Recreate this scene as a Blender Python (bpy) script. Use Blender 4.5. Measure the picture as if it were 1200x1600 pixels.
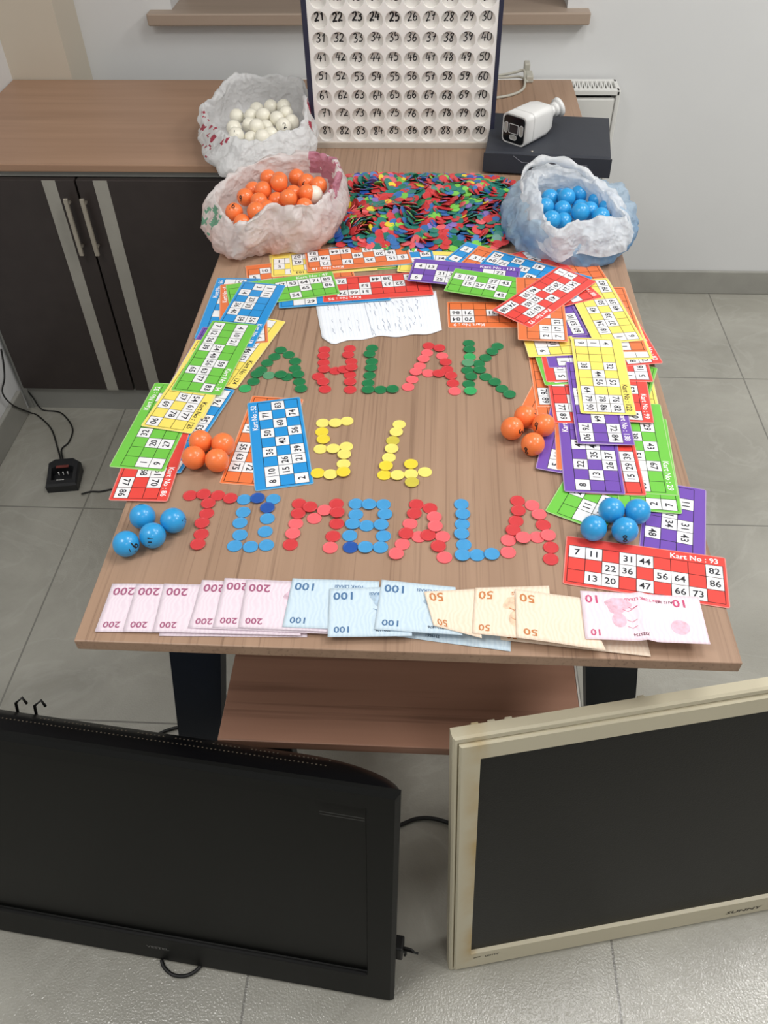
import bpy, math, random
from mathutils import Vector, Matrix, noise
random.seed(7)
for o in list(bpy.data.objects):
    bpy.data.objects.remove(o)
scene = bpy.context.scene
COL = scene.collection

# ------------------------------------------------------------------ camera
FPX = 1301.2
PITCH, YAW, ROLL = 0.7993, 0.0690, -0.0236
CAM = Vector((0.0223, -0.5734, 1.5803))
FW = Vector((-math.sin(YAW) * math.cos(PITCH), math.cos(YAW) * math.cos(PITCH), -math.sin(PITCH)))
_rt = Vector((math.cos(YAW), math.sin(YAW), 0))
_up = _rt.cross(FW)
RT = math.cos(ROLL) * _rt + math.sin(ROLL) * _up
UP = -math.sin(ROLL) * _rt + math.cos(ROLL) * _up
cd = bpy.data.cameras.new('camera')
cd.sensor_fit = 'HORIZONTAL'
cd.sensor_width = 36.0
cd.lens = FPX / 1200 * 36.0
cd.clip_start = 0.02
co = bpy.data.objects.new('camera', cd)
co.matrix_world = Matrix(((RT.x, UP.x, -FW.x, CAM.x), (RT.y, UP.y, -FW.y, CAM.y), (RT.z, UP.z, -FW.z, CAM.z), (0, 0, 0, 1)))
COL.objects.link(co)
scene.camera = co

# ------------------------------------------------------------------ light and exposure
scene.view_settings.view_transform = 'Standard'
scene.view_settings.look = 'None'
scene.view_settings.gamma = 1.0
scene.view_settings.use_curve_mapping = False
scene.view_settings.exposure = 0.0
W = bpy.data.worlds.new('room_ambient')
scene.world = W
W.use_nodes = True
bg = W.node_tree.nodes['Background']
bg.inputs[0].default_value = (1.0, 0.985, 0.96, 1)
bg.inputs[1].default_value = 0.33

def lamp(name, loc, size, power, color=(1, 0.98, 0.95), aim=None):
    l = bpy.data.lights.new(name, 'AREA')
    l.shape = 'RECTANGLE'
    l.size, l.size_y = size
    l.energy = power
    l.color = color
    o = bpy.data.objects.new(name, l)
    o.location = loc
    if aim is not None:
        d = (Vector(aim) - Vector(loc)).normalized()
        o.rotation_euler = d.to_track_quat('-Z', 'Y').to_euler()
    COL.objects.link(o)
lamp('ceiling_light', (0.62, 0.58, 2.72), (0.6, 0.6), 15)
lamp('ceiling_light', (0.75, -1.60, 2.72), (0.6, 0.6), 8)
lamp('ceiling_light', (-0.95, -0.45, 2.72), (0.6, 0.6), 18)
lamp('ceiling_light', (1.80, -0.30, 2.72), (0.6, 0.6), 22)
lamp('ceiling_light', (1.90, 1.00, 2.72), (0.6, 0.6), 27)

# ------------------------------------------------------------------ photo measurements to places in the room
def ray(u, v):
    return FW + RT * ((u - 600) / FPX) + UP * ((800 - v) / FPX)
def at(u, v, z=0.75):
    d = ray(u, v)
    return CAM + d * ((z - CAM.z) / d.z)
def at_x(u, v, x):
    d = ray(u, v)
    return CAM + d * ((x - CAM.x) / d.x)
def at_y(u, v, y):
    d = ray(u, v)
    return CAM + d * ((y - CAM.y) / d.y)

# ------------------------------------------------------------------ helpers
def lin(c):
    return tuple((x / 255 / 12.92 if x / 255 <= 0.04045 else ((x / 255 + 0.055) / 1.055) ** 2.4) for x in c)

def mat(name, rgb, rough=0.5, spec=0.5, metal=0.0, var=0.0, scale=30.0, bump=0.0, bscale=200.0, coat=0.0):
    m = bpy.data.materials.new(name)
    m.use_nodes = True
    nt = m.node_tree
    b = nt.nodes['Principled BSDF']
    c = lin(rgb)
    b.inputs['Base Color'].default_value = (*c, 1)
    b.inputs['Roughness'].default_value = rough
    b.inputs['Specular IOR Level'].default_value = spec
    b.inputs['Metallic'].default_value = metal
    b.inputs['Coat Weight'].default_value = coat
    tc = nt.nodes.new('ShaderNodeTexCoord')
    if var > 0:
        n = nt.nodes.new('ShaderNodeTexNoise')
        n.inputs['Scale'].default_value = scale
        n.inputs['Detail'].default_value = 4
        nt.links.new(tc.outputs['Object'], n.inputs['Vector'])
        r = nt.nodes.new('ShaderNodeValToRGB')
        r.color_ramp.elements[0].position = 0.3
        r.color_ramp.elements[1].position = 0.7
        r.color_ramp.elements[0].color = (*[x * (1 - var) for x in c], 1)
        r.color_ramp.elements[1].color = (*[min(1, x * (1 + var)) for x in c], 1)
        nt.links.new(n.outputs['Fac'], r.inputs['Fac'])
        nt.links.new(r.outputs['Color'], b.inputs['Base Color'])
    if bump > 0:
        n2 = nt.nodes.new('ShaderNodeTexNoise')
        n2.inputs['Scale'].default_value = bscale
        n2.inputs['Detail'].default_value = 3
        nt.links.new(tc.outputs['Object'], n2.inputs['Vector'])
        bp = nt.nodes.new('ShaderNodeBump')
        bp.inputs['Strength'].default_value = bump
        bp.inputs['Distance'].default_value = 0.002
        nt.links.new(n2.outputs['Fac'], bp.inputs['Height'])
        nt.links.new(bp.outputs['Normal'], b.inputs['Normal'])
    return m

def wood(name, axis, dark, mid, light, rough=0.42, fine=190.0, streak=0.62):
    m = bpy.data.materials.new(name)
    m.use_nodes = True
    nt = m.node_tree
    N, K = nt.nodes.new, nt.links.new
    b = nt.nodes['Principled BSDF']
    b.inputs['Roughness'].default_value = rough
    b.inputs['Specular IOR Level'].default_value = 0.35
    tc = N('ShaderNodeTexCoord')
    def stretched(sc, along, detail):
        mp = N('ShaderNodeMapping')
        mp.inputs['Scale'].default_value = (sc, along, sc) if axis == 'Y' else (along, sc, sc)
        K(tc.outputs['Object'], mp.inputs['Vector'])
        n = N('ShaderNodeTexNoise')
        n.inputs['Scale'].default_value = 1.0
        n.inputs['Detail'].default_value = detail
        n.inputs['Roughness'].default_value = 0.6
        K(mp.outputs['Vector'], n.inputs['Vector'])
        return n
    a = stretched(14, 1.0, 4)
    r = N('ShaderNodeValToRGB')
    e = r.color_ramp.elements
    e[0].position, e[1].position = 0.30, 0.72
    e[0].color, e[1].color = (*lin(mid), 1), (*lin(light), 1)
    K(a.outputs['Fac'], r.inputs['Fac'])
    f = stretched(fine, 1.6, 3)
    r2 = N('ShaderNodeValToRGB')
    r2.color_ramp.elements[0].position = 0.53
    r2.color_ramp.elements[1].position = 0.66
    K(f.outputs['Fac'], r2.inputs['Fac'])
    g = stretched(9, 0.7, 2)
    r3 = N('ShaderNodeValToRGB')
    r3.color_ramp.elements[0].position = 0.25
    r3.color_ramp.elements[1].position = 0.70
    K(g.outputs['Fac'], r3.inputs['Fac'])
    mu = N('ShaderNodeMath'); mu.operation = 'MULTIPLY'
    K(r2.outputs['Color'], mu.inputs[0]); K(r3.outputs['Color'], mu.inputs[1])
    mu2 = N('ShaderNodeMath'); mu2.operation = 'MULTIPLY'; mu2.inputs[1].default_value = streak
    K(mu.outputs[0], mu2.inputs[0])
    mx = N('ShaderNodeMixRGB')
    mx.inputs['Color2'].default_value = (*lin(dark), 1)
    K(mu2.outputs[0], mx.inputs['Fac']); K(r.outputs['Color'], mx.inputs['Color1'])
    K(mx.outputs['Color'], b.inputs['Base Color'])
    return m

class MB:
    """collects shapes for one mesh object"""
    def __init__(self):
        self.v, self.f, self.m, self.s = [], [], [], []
    def add(self, vs, fs, mi=0, smooth=False):
        o = len(self.v)
        self.v += [tuple(p) for p in vs]
        for f in fs:
            self.f.append(tuple(i + o for i in f)); self.m.append(mi); self.s.append(smooth)
    def quad(self, a, b, c, d, mi=0):
        self.add([a, b, c, d], [(0, 1, 2, 3)], mi)
    def box(self, x0, x1, y0, y1, z0, z1, mi=0, bev=0.0):
        if bev <= 0:
            v = [(x, y, z) for z in (z0, z1) for y in (y0, y1) for x in (x0, x1)]
            self.add(v, [(0, 2, 3, 1), (4, 5, 7, 6), (0, 1, 5, 4), (2, 6, 7, 3), (0, 4, 6, 2), (1, 3, 7, 5)], mi)
            return
        # rounded vertical edges and chamfered top and bottom
        b = min(bev, (x1 - x0) / 2.01, (y1 - y0) / 2.01, (z1 - z0) / 2.01)
        def ring(ins, z):
            pts = []
            for cx, cy, a0 in ((x1 - b, y1 - b, 0), (x0 + b, y1 - b, 90), (x0 + b, y0 + b, 180), (x1 - b, y0 + b, 270)):
                for k in range(4):
                    a = math.radians(a0 + k * 30)
                    pts.append((cx + (b - ins) * math.cos(a), cy + (b - ins) * math.sin(a), z))
            return pts
        rs = [ring(b, z0), ring(b * .3, z0 + b * .3), ring(0, z0 + b), ring(0, z1 - b), ring(b * .3, z1 - b * .3), ring(b, z1)]
        self.rings(rs, True, True, mi, False)
    def rings(self, rs, cap0=True, cap1=True, mi=0, smooth=True):
        n = len(rs[0])
        v = [p for r in rs for p in r]
        f = []
        for i in range(len(rs) - 1):
            for k in range(n):
                k2 = (k + 1) % n
                f.append((i * n + k, i * n + k2, (i + 1) * n + k2, (i + 1) * n + k))
        if cap0: f.append(tuple(reversed(range(n))))
        if cap1: f.append(tuple((len(rs) - 1) * n + k for k in range(n)))
        self.add(v, f, mi, smooth)
    def tube(self, pts, r, n=8, mi=0, cap=True):
        pts = [Vector(p) for p in pts]
        rs = []
        nrm = None
        for i, p in enumerate(pts):
            t = (pts[min(i + 1, len(pts) - 1)] - pts[max(i - 1, 0)]).normalized()
            if nrm is None:
                nrm = t.orthogonal().normalized()
            else:
                nrm = (nrm - t * nrm.dot(t)).normalized()
            bn = t.cross(nrm)
            rr = r[i] if isinstance(r, (list, tuple)) else r
            rs.append([p + (nrm * math.cos(2 * math.pi * k / n) + bn * math.sin(2 * math.pi * k / n)) * rr for k in range(n)])
        self.rings(rs, cap, cap, mi)
    def sphere(self, c, r, mi=0, nu=24, nv=14):
        v, f = [], []
        v.append((c[0], c[1], c[2] + r))
        for j in range(1, nv):
            th = math.pi * j / nv
            for k in range(nu):
                ph = 2 * math.pi * k / nu
                v.append((c[0] + r * math.sin(th) * math.cos(ph), c[1] + r * math.sin(th) * math.sin(ph), c[2] + r * math.cos(th)))
        v.append((c[0], c[1], c[2] - r))
        for k in range(nu):
            f.append((0, 1 + k, 1 + (k + 1) % nu))
        for j in range(nv - 2):
            for k in range(nu):
                a = 1 + j * nu + k; b2 = 1 + j * nu + (k + 1) % nu
                f.append((a, a + nu, b2 + nu, b2))
        L = len(v) - 1
        for k in range(nu):
            f.append((L, 1 + (nv - 2) * nu + (k + 1) % nu, 1 + (nv - 2) * nu + k))
        self.add(v, f, mi, True)
    def mesh(self, name, mats):
        me = bpy.data.meshes.new(name)
        me.from_pydata(self.v, [], self.f)
        for m in mats: me.materials.append(m)
        me.polygons.foreach_set('material_index', self.m)
        me.polygons.foreach_set('use_smooth', self.s)
        me.update()
        return me
    def build(self, name, mats, parent=None, loc=None):
        if not isinstance(mats, (list, tuple)): mats = [mats]
        o = bpy.data.objects.new(name, self.mesh(name, mats))
        COL.objects.link(o)
        if loc is not None: o.location = loc
        if parent is not None: o.parent = parent
        return o

def tag(o, label=None, cat=None, group=None, kind=None):
    if label:
        o['label'] = label
        nw = len(label.split())
        if not 4 <= nw <= 16: print('LABEL LENGTH', nw, label)
    if cat: o['category'] = cat
    if group: o['group'] = group
    if kind: o['kind'] = kind
    return o

def empty(name, loc, label, cat, group=None, rot=None):
    o = bpy.data.objects.new(name, None)
    o.empty_display_size = 0.05
    o.location = loc
    if rot is not None: o.rotation_euler = rot
    COL.objects.link(o)
    return tag(o, label, cat, group)

def crom(p0, p1, p2, p3, t):
    return 0.5 * ((2 * p1) + (p2 - p0) * t + (2 * p0 - 5 * p1 + 4 * p2 - p3) * t * t + (3 * p1 - p0 - 3 * p2 + p3) * t ** 3)
def curve(pts, per=6):
    pts = [Vector(p) for p in pts]
    out = []
    for i in range(len(pts) - 1):
        a, b, c, d = pts[max(i - 1, 0)], pts[i], pts[i + 1], pts[min(i + 2, len(pts) - 1)]
        for k in range(per): out.append(crom(a, b, c, d, k / per))
    out.append(pts[-1])
    return out
def ring_curve(pts, n):
    pts = [Vector(p) for p in pts]
    K = len(pts)
    out = []
    for i in range(n):
        x = i * K / n
        k = int(x); t = x - k
        out.append(crom(pts[(k - 1) % K], pts[k % K], pts[(k + 1) % K], pts[(k + 2) % K], t))
    return out

# flat lettering from Blender's built-in font, cap height 1, origin at lower left
_glyph = {}
def glyphs(txt):
    if txt in _glyph: return _glyph[txt]
    def raw(s):
        c = bpy.data.curves.new('lettering', 'FONT')
        c.body = s
        c.resolution_u = 2
        c.offset = 0.018
        o = bpy.data.objects.new('lettering', c)
        COL.objects.link(o)
        dg = bpy.context.evaluated_depsgraph_get()
        me = o.evaluated_get(dg).to_mesh()
        v = [(p.co.x, p.co.y) for p in me.vertices]
        f = [tuple(p.vertices) for p in me.polygons]
        o.evaluated_get(dg).to_mesh_clear()
        bpy.data.objects.remove(o)
        bpy.data.curves.remove(c)
        return v, f
    if '__h' not in _glyph:
        v0, _ = raw('0')
        _glyph['__h'] = max(p[1] for p in v0) - min(p[1] for p in v0)
        _glyph['__y'] = min(p[1] for p in v0)
    h, y0 = _glyph['__h'], _glyph['__y']
    v, f = raw(txt)
    x0 = min(p[0] for p in v)
    v = [((p[0] - x0) / h, (p[1] - y0) / h) for p in v]
    _glyph[txt] = (v, f, max(p[0] for p in v))
    return _glyph[txt]

def text(mb, txt, place, h, mi, align='C', wide=1.0):
    """place(x, y) -> 3D; text centred on (0,0), height h"""
    v, f, w = glyphs(txt)
    ox = {'C': w / 2, 'L': 0, 'R': w}[align]
    mb.add([place((p[0] - ox) * h * wide, (p[1] - 0.5) * h) for p in v], f, mi)

# hand drawn digits as pen strokes in a unit box
DIG = {
 '0': [[(.5, 1), (.2, .85), (.08, .5), (.2, .12), (.5, 0), (.8, .12), (.92, .5), (.8, .88), (.5, 1)]],
 '1': [[(.22, .68), (.55, 1), (.55, 0)]],
 '2': [[(.1, .78), (.3, .98), (.65, .98), (.8, .75), (.6, .45), (.1, .03), (.45, .1), (.95, .05)]],
 '3': [[(.12, .92), (.5, 1), (.78, .84), (.6, .6), (.4, .52), (.75, .42), (.85, .2), (.5, 0), (.1, .08)]],
 '4': [[(.42, 1), (.05, .36), (.95, .40)], [(.70, .72), (.62, 0)]],
 '5': [[(.9, .97), (.3, .95), (.22, .55), (.6, .6), (.85, .35), (.65, .05), (.12, .04)]],
 '6': [[(.7, 1), (.3, .65), (.12, .3), (.3, .02), (.7, .05), (.82, .3), (.55, .48), (.18, .32)]],
 '7': [[(.05, .95), (.92, 1), (.42, 0)], [(.25, .5), (.9, .55)]],
 '8': [[(.8, .85), (.5, 1), (.2, .8), (.5, .53), (.8, .25), (.5, 0), (.18, .2), (.5, .5), (.8, .85)]],
 '9': [[(.8, .8), (.5, 1), (.18, .75), (.4, .5), (.8, .72), (.82, .9), (.7, .4), (.4, 0)]],
}
def ribbon(mb, pts, w, place, mi):
    pts = [Vector((p[0], p[1])) for p in pts]
    vs = []
    for i, p in enumerate(pts):
        t = pts[min(i + 1, len(pts) - 1)] - pts[max(i - 1, 0)]
        if t.length < 1e-9: t = Vector((1, 0))
        t.normalize()
        nn = Vector((-t.y, t.x)) * w / 2
        vs.append(place(*(p + nn))); vs.append(place(*(p - nn)))
    mb.add(vs, [(2 * i, 2 * i + 1, 2 * i + 3, 2 * i + 2) for i in range(len(pts) - 1)], mi)
def pen(mb, txt, place, h, w, mi, slant=0.12):
    n = len(txt)
    cw = h * 0.62
    for i, ch in enumerate(txt):
        ox = (i - n / 2) * cw * 1.08
        for st in DIG[ch]:
            pts = curve([Vector((ox + p[0] * cw + slant * p[1] * h, (p[1] - .5) * h, 0)) for p in st], 1 if ch in '147' else 3)
            ribbon(mb, pts, w, place, mi)

# ------------------------------------------------------------------ materials
desk_wood = wood('desk_wood', 'Y', (96, 71, 56), (153, 124, 102), (173, 143, 120))
top_wood = wood('counter_wood', 'X', (118, 90, 72), (160, 126, 102), (176, 141, 116), fine=40, streak=0.2)
shelf_wood = wood('table_wood', 'X', (96, 66, 54), (166, 124, 103), (186, 142, 119), fine=70, streak=0.6)
sill_wood = wood('sill_wood', 'X', (120, 104, 92), (160, 142, 127), (172, 154, 138), fine=30, streak=0.2)
m_edge = mat('edge_band', (168, 128, 100), 0.45, var=0.06, scale=20)
m_wall = mat('wall_paint', (222, 223, 223), 0.7, 0.3, var=0.02, scale=3, bump=0.05, bscale=60)
m_cream = mat('cream_paint', (205, 196, 180), 0.6, 0.3, var=0.02, scale=4)
m_skirt = mat('skirting_tile', (158, 157, 150), 0.35, var=0.1, scale=9)
m_grey = mat('grey_laminate', (150, 150, 145), 0.45, var=0.03, scale=12)
m_door = mat('dark_door', (56, 49, 47), 0.4, 0.4, var=0.08, scale=25)
m_strip = mat('strip_grey', (160, 157, 148), 0.4, var=0.03)
m_steel = mat('brushed_steel', (190, 182, 168), 0.35, 0.5, 0.7, var=0.06, scale=60)
m_leg = mat('navy_steel', (40, 48, 62), 0.45, 0.4, 0.2, var=0.04)
m_white = mat('white_plastic', (232, 232, 230), 0.35, var=0.015)
m_enamel = mat('white_enamel', (226, 226, 222), 0.35, var=0.015)
m_black = mat('black_plastic', (24, 25, 28), 0.45, var=0.1, scale=40)
m_gloss = mat('glossy_black', (16, 18, 21), 0.14, 0.5, var=0.05)
m_cable = mat('black_rubber', (20, 20, 20), 0.5, var=0.05)
m_ink = mat('black_ink', (22, 22, 26), 0.6, var=0.05)
m_dark = mat('dark_gap', (14, 14, 14), 0.8, var=0.05)

# ------------------------------------------------------------------ the room
def struct(o):
    return tag(o, kind='structure')
def floor_material():
    m = bpy.data.materials.new('floor_tile')
    m.use_nodes = True
    nt = m.node_tree; N, K = nt.nodes.new, nt.links.new
    b = nt.nodes['Principled BSDF']
    tc = N('ShaderNodeTexCoord')
    n = N('ShaderNodeTexNoise'); n.inputs['Scale'].default_value = 3.2; n.inputs['Detail'].default_value = 7; n.inputs['Roughness'].default_value = .62; n.inputs['Distortion'].default_value = 0.6
    K(tc.outputs['Object'], n.inputs['Vector'])
    r = N('ShaderNodeValToRGB')
    e = r.color_ramp.elements
    e[0].position = .3; e[1].position = .74
    e[0].color = (*lin((150, 148, 138)), 1); e[1].color = (*lin((177, 175, 165)), 1)
    K(n.outputs['Fac'], r.inputs['Fac'])
    # thin pale veins
    n2 = N('ShaderNodeTexNoise'); n2.inputs['Scale'].default_value = 3.0; n2.inputs['Detail'].default_value = 6; n2.inputs['Distortion'].default_value = 1.6
    K(tc.outputs['Object'], n2.inputs['Vector'])
    r2 = N('ShaderNodeValToRGB')
    r2.color_ramp.elements[0].position = .475; r2.color_ramp.elements[1].position = .525
    r2.color_ramp.elements[0].color = (0, 0, 0, 1); r2.color_ramp.elements[1].color = (0, 0, 0, 1)
    q = r2.color_ramp.elements.new(.5); q.color = (.2, .2, .2, 1)
    K(n2.outputs['Fac'], r2.inputs['Fac'])
    mx = N('ShaderNodeMixRGB'); mx.inputs['Color2'].default_value = (*lin((188, 186, 178)), 1)
    K(r2.outputs['Color'], mx.inputs['Fac']); K(r.outputs['Color'], mx.inputs['Color1'])
    br = N('ShaderNodeTexBrick')
    br.offset = 0.0; br.squash = 1.0
    mp = N('ShaderNodeMapping'); mp.inputs['Location'].default_value = (0.26 + 0.63 * 5, 0.315 + 0.63 * 5, 0)
    K(tc.outputs['Object'], mp.inputs['Vector']); K(mp.outputs['Vector'], br.inputs['Vector'])
    br.inputs['Scale'].default_value = 1.0
    br.inputs['Mortar Size'].default_value = 0.0022
    br.inputs['Mortar Smooth'].default_value = 0.1
    br.inputs['Brick Width'].default_value = 0.63
    br.inputs['Row Height'].default_value = 0.63
    mx2 = N('ShaderNodeMixRGB'); mx2.inputs['Color2'].default_value = (*lin((122, 120, 113)), 1)
    K(br.outputs['Fac'], mx2.inputs['Fac']); K(mx.outputs['Color'], mx2.inputs['Color1'])
    K(mx2.outputs['Color'], b.inputs['Base Color'])
    b.inputs['Roughness'].default_value = .17
    b.inputs['Specular IOR Level'].default_value = 1.0
    n3 = N('ShaderNodeTexNoise'); n3.inputs['Scale'].default_value = 260; n3.inputs['Detail'].default_value = 2
    K(tc.outputs['Object'], n3.inputs['Vector'])
    bp = N('ShaderNodeBump'); bp.inputs['Strength'].default_value = .5; bp.inputs['Distance'].default_value = .0012
    K(n3.outputs['Fac'], bp.inputs['Height']); K(bp.outputs['Normal'], b.inputs['Normal'])
    return m
YW = 2.08
b = MB(); b.box(-1.35, 3.2, -3.0, YW + .3, -.06, 0); struct(b.build('floor', floor_material()))
# back wall with the window opening above the sill
SZ = 0.885
b = MB()
b.box(-1.35, -0.735, YW, YW + .28, 0, 2.8); b.box(0.385, 3.2, YW, YW + .28, 0, 2.8); b.box(-0.735, 0.385, YW, YW + .28, 0, SZ - .03)
b.box(-0.735, 0.385, YW, YW + .28, 2.3, 2.8)
struct(b.build('wall_back', m_wall))
b = MB(); b.box(-1.31, -1.19, -3.0, YW, 0, 2.8); struct(b.build('wall_left', m_wall))
b = MB(); b.box(-1.19, -1.015, 1.925, YW, 0, 2.8); struct(b.build('trim_1', m_cream))
b = MB(); b.box(0.2, 3.2, YW - .013, YW, 0, .085, bev=.003); b.box(-1.19, 0.2, YW - .013, YW, 0, .085); struct(b.build('baseboard_back', m_skirt))
b = MB(); b.box(-1.19, -1.177, -3.0, 1.34, 0, .085, bev=.003); struct(b.build('baseboard_left', m_skirt))
# window
win = MB()
win.box(-0.735, -0.69, YW + .17, YW + .23, SZ, 2.3); win.box(0.34, 0.385, YW + .17, YW + .23, SZ, 2.3)
win.box(-0.69, 0.34, YW + .17, YW + .23, SZ, SZ + .05); win.box(-0.69, 0.34, YW + .17, YW + .23, 2.25, 2.3); win.box(-.19, -.14, YW + .17, YW + .23, SZ + .05, 2.25)
wf = struct(win.build('window_1', mat('frame_paint', (120, 112, 104), .5, var=.03)))
b = MB(); b.box(-0.69, 0.34, YW + .195, YW + .20, SZ + .05, 2.25); b.build('pane', mat('night_glass', (30, 32, 36), .1, .5, var=.02), wf)
b = MB(); b.box(-0.80, 0.447, YW - .042, YW + .17, SZ - .032, SZ, bev=.004); s = struct(b.build('trim_2', sill_wood))
# ------------------------------------------------------------------ radiator
rad = empty('radiator', (0.2, 2.03, 0.12), 'white panel radiator with slotted top grille behind the desk corner', 'radiator')
def R(*a): return Vector(a) - Vector((0.2, 2.03, 0.12))
RX0, RX1, RY0, RY1, RZ = -0.45, 0.548, 1.975, 2.062, 0.705
b = MB(); b.box(RX0 - .2, RX1 - .2 - .008, RY0 - 2.03, RY0 + .014 - 2.03, 0, RZ - .12 - .022, bev=.005)
b.box(RX0 - .2, RX1 - .2 - .008, RY1 - .014 - 2.03, RY1 - 2.03, 0, RZ - .12 - .022, bev=.005)
for k in range(24):
    x = RX0 + .03 + k * .04 - .2
    b.box(x, x + .006, RY0 + .014 - 2.03, RY1 - .014 - 2.03, .02, RZ - .12 - .04)
b.build('panel', m_enamel, rad)
b = MB(); b.box(RX1 - .2 - .008, RX1 - .2 + .004, RY0 - .004 - 2.03, RY1 + .003 - 2.03, .005, RZ - .12, bev=.003); b.build('side_cover', m_enamel, rad)
b = MB(); b.box(RX0 - .2 - .004, RX0 - .2 + .008, RY0 - .004 - 2.03, RY1 + .003 - 2.03, .005, RZ - .12, bev=.003)
b.build('side_cover', m_enamel, rad)
b = MB()
z0, z1 = RZ - .12 - .012, RZ - .12
xa, xb = RX0 - .2, RX1 - .2
b.box(xa, xb, RY0 - .004 - 2.03, RY0 + .016 - 2.03, z0, z1); b.box(xa, xb, RY1 - .014 - 2.03, RY1 + .003 - 2.03, z0, z1)
nsl = 76
for k in range(nsl + 1):
    x = xa + (xb - xa - .02) * k / nsl
    b.box(x, x + .0042, RY0 + .016 - 2.03, RY1 - .014 - 2.03, z0, z1)
    if k < nsl:
        w = (xb - xa - .02) / nsl
        ya, yb = RY0 + .018 - 2.03, RY1 - .016 - 2.03
        for sgn in (0,):
            b.add([(x + .004, ya, z1 - .001), (x + .0075, ya, z1 - .001), (x + w + .002, yb, z1 - .001), (x + w - .0015, yb, z1 - .001),
                   (x + .004, ya, z0), (x + .0075, ya, z0), (x + w + .002, yb, z0), (x + w - .0015, yb, z0)],
                  [(0, 1, 2, 3), (7, 6, 5, 4), (0, 4, 5, 1), (2, 6, 7, 3), (1, 5, 6, 2), (3, 7, 4, 0)])
b.build('top_grille', m_enamel, rad)
b = MB(); b.box(xa + .01, xb - .01, RY0 + .016 - 2.03, RY1 - .014 - 2.03, z0 - .03, z0 - .026); b.build('inner_shade_plate', m_dark, rad)  # dark sheet below the grille, painting the shade seen through its slots
b = MB(); b.box(-.45, -.42, -.01, .01, -.12, 0); b.box(.22, .25, -.01, .01, -.12, 0); b.build('foot', m_enamel, rad)

# ------------------------------------------------------------------ credenza
CY = 1.363
cr = empty('credenza', (-0.84, CY, 0), 'low cabinet with dark doors and brown wooden top against the left wall', 'cabinet')
ox, oy = -0.84, CY
b = MB(); b.box(-1.188 - ox, -.402 - ox, -.008, 1.922 - oy, .7312, .75, bev=.0025); b.build('countertop', top_wood, cr)
b = MB()
b.box(-1.185 - ox, -.41 - ox, .004, 1.90 - oy, 0.0, .084)        # plinth
b.box(-1.188 - ox, -1.172 - ox, .002, 1.90 - oy, .0, .7312); b.box(-.424 - ox, -.408 - ox, .002, 1.90 - oy, .084, .7312)
b.box(-1.172 - ox, -.424 - ox, .004, 1.90 - oy, .084, .10); b.box(-1.172 - ox, -.424 - ox, .004, .03, .716, .7312); b.box(-1.172 - ox, -.424 - ox, 1.89 - oy, 1.90 - oy, .1, .7312)
b.build('carcass', m_grey, cr)
def cab_door(x0, x1, s0, s1, hx, lab):
    b = MB(); b.box(x0 - ox, x1 - ox, -.016, .002, .087, .7155, bev=.0015)
    d = b.build('door', m_door, cr); tag(d, lab)
    b = MB(); b.box(s0 - ox, s1 - ox, -.0178, -.0158, .0875, .715); b.build('strip', m_strip, d)
    b = MB()
    hx -= ox
    b.box(hx - .0055, hx + .0055, -.042, -.034, .53, .68, bev=.002)
    for z in (.548, .662): b.tube([(hx, -.016, z), (hx, -.036, z)], .004, 8)
    b.build('handle', m_steel, d)
cab_door(-1.171, -.8385, -.9165, -.884, -.862, 'dark door with grey strip on its right')
cab_door(-.8335, -.426, -.791, -.757, -.8215, 'dark door with grey strip on its left')

# ------------------------------------------------------------------ desk
dk = empty('desk', (0, 0, 0), 'long light brown wooden desk on navy legs covered with game things', 'desk')
T = 0.75
b = MB(); b.box(-.4, .4, 0, 1.925, T - .018, T, bev=.0015); b.build('desktop', desk_wood, dk)
def leg(t0, t1, f0, f1, y0, y1):
    def rect(x0, x1, z, g=0): return [(x0 - g, y0 - g, z), (x1 + g, y0 - g, z), (x1 + g, y1 + g, z), (x0 - g, y1 + g, z)]
    b = MB(); b.rings([rect(f0, f1, .008), rect(t0, t1, T - .018)], True, True, 0, False); l = b.build('leg', m_leg, dk)
    b = MB(); b.box(f0 - .004, f1 + .004, y0 - .006, y1 + .006, 0, .008, bev=.002); b.build('foot', m_black, l)
leg(-.352, -.262, -.452, -.372, .2, .25); leg(.24, .326, .36, .44, .2, .25)
leg(-.352, -.262, -.345, -.269, 1.72, 1.77); leg(.24, .326, .247, .319, 1.72, 1.77)
b = MB(); b.box(-.298, .262, .215, .24, T - .078, T - .018); b.box(-.298, .262, 1.735, 1.76, T - .078, T - .018); b.box(-.36, -.32, .25, 1.72, T - .058, T - .018); b.box(.29, .33, .25, 1.72, T - .058, T - .018)
b.build('frame_rail', m_leg, dk)
# low table pushed under the desk
ct = empty('coffee_table', (0, .3, 0), 'low brown wooden table pushed under the near end of the desk', 'table')
b = MB(); b.box(-.279, .268, -.262, .30, .430, .45, bev=.0015); b.build('tabletop', shelf_wood, ct)
b = MB(); b.box(.268, .2705, -.262, .30, .430, .4505); tag(b.build('edge_band', mat('pale_edge', (225, 222, 214), .5, var=.02), ct), 'pale edge band on the right side')
for x in (-.262, .17):
    for y in (-.20, .24):
        b = MB(); b.box(x, x + .075, y, y + .03, 0, .43, bev=.003); b.build('leg', m_black, ct)

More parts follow.
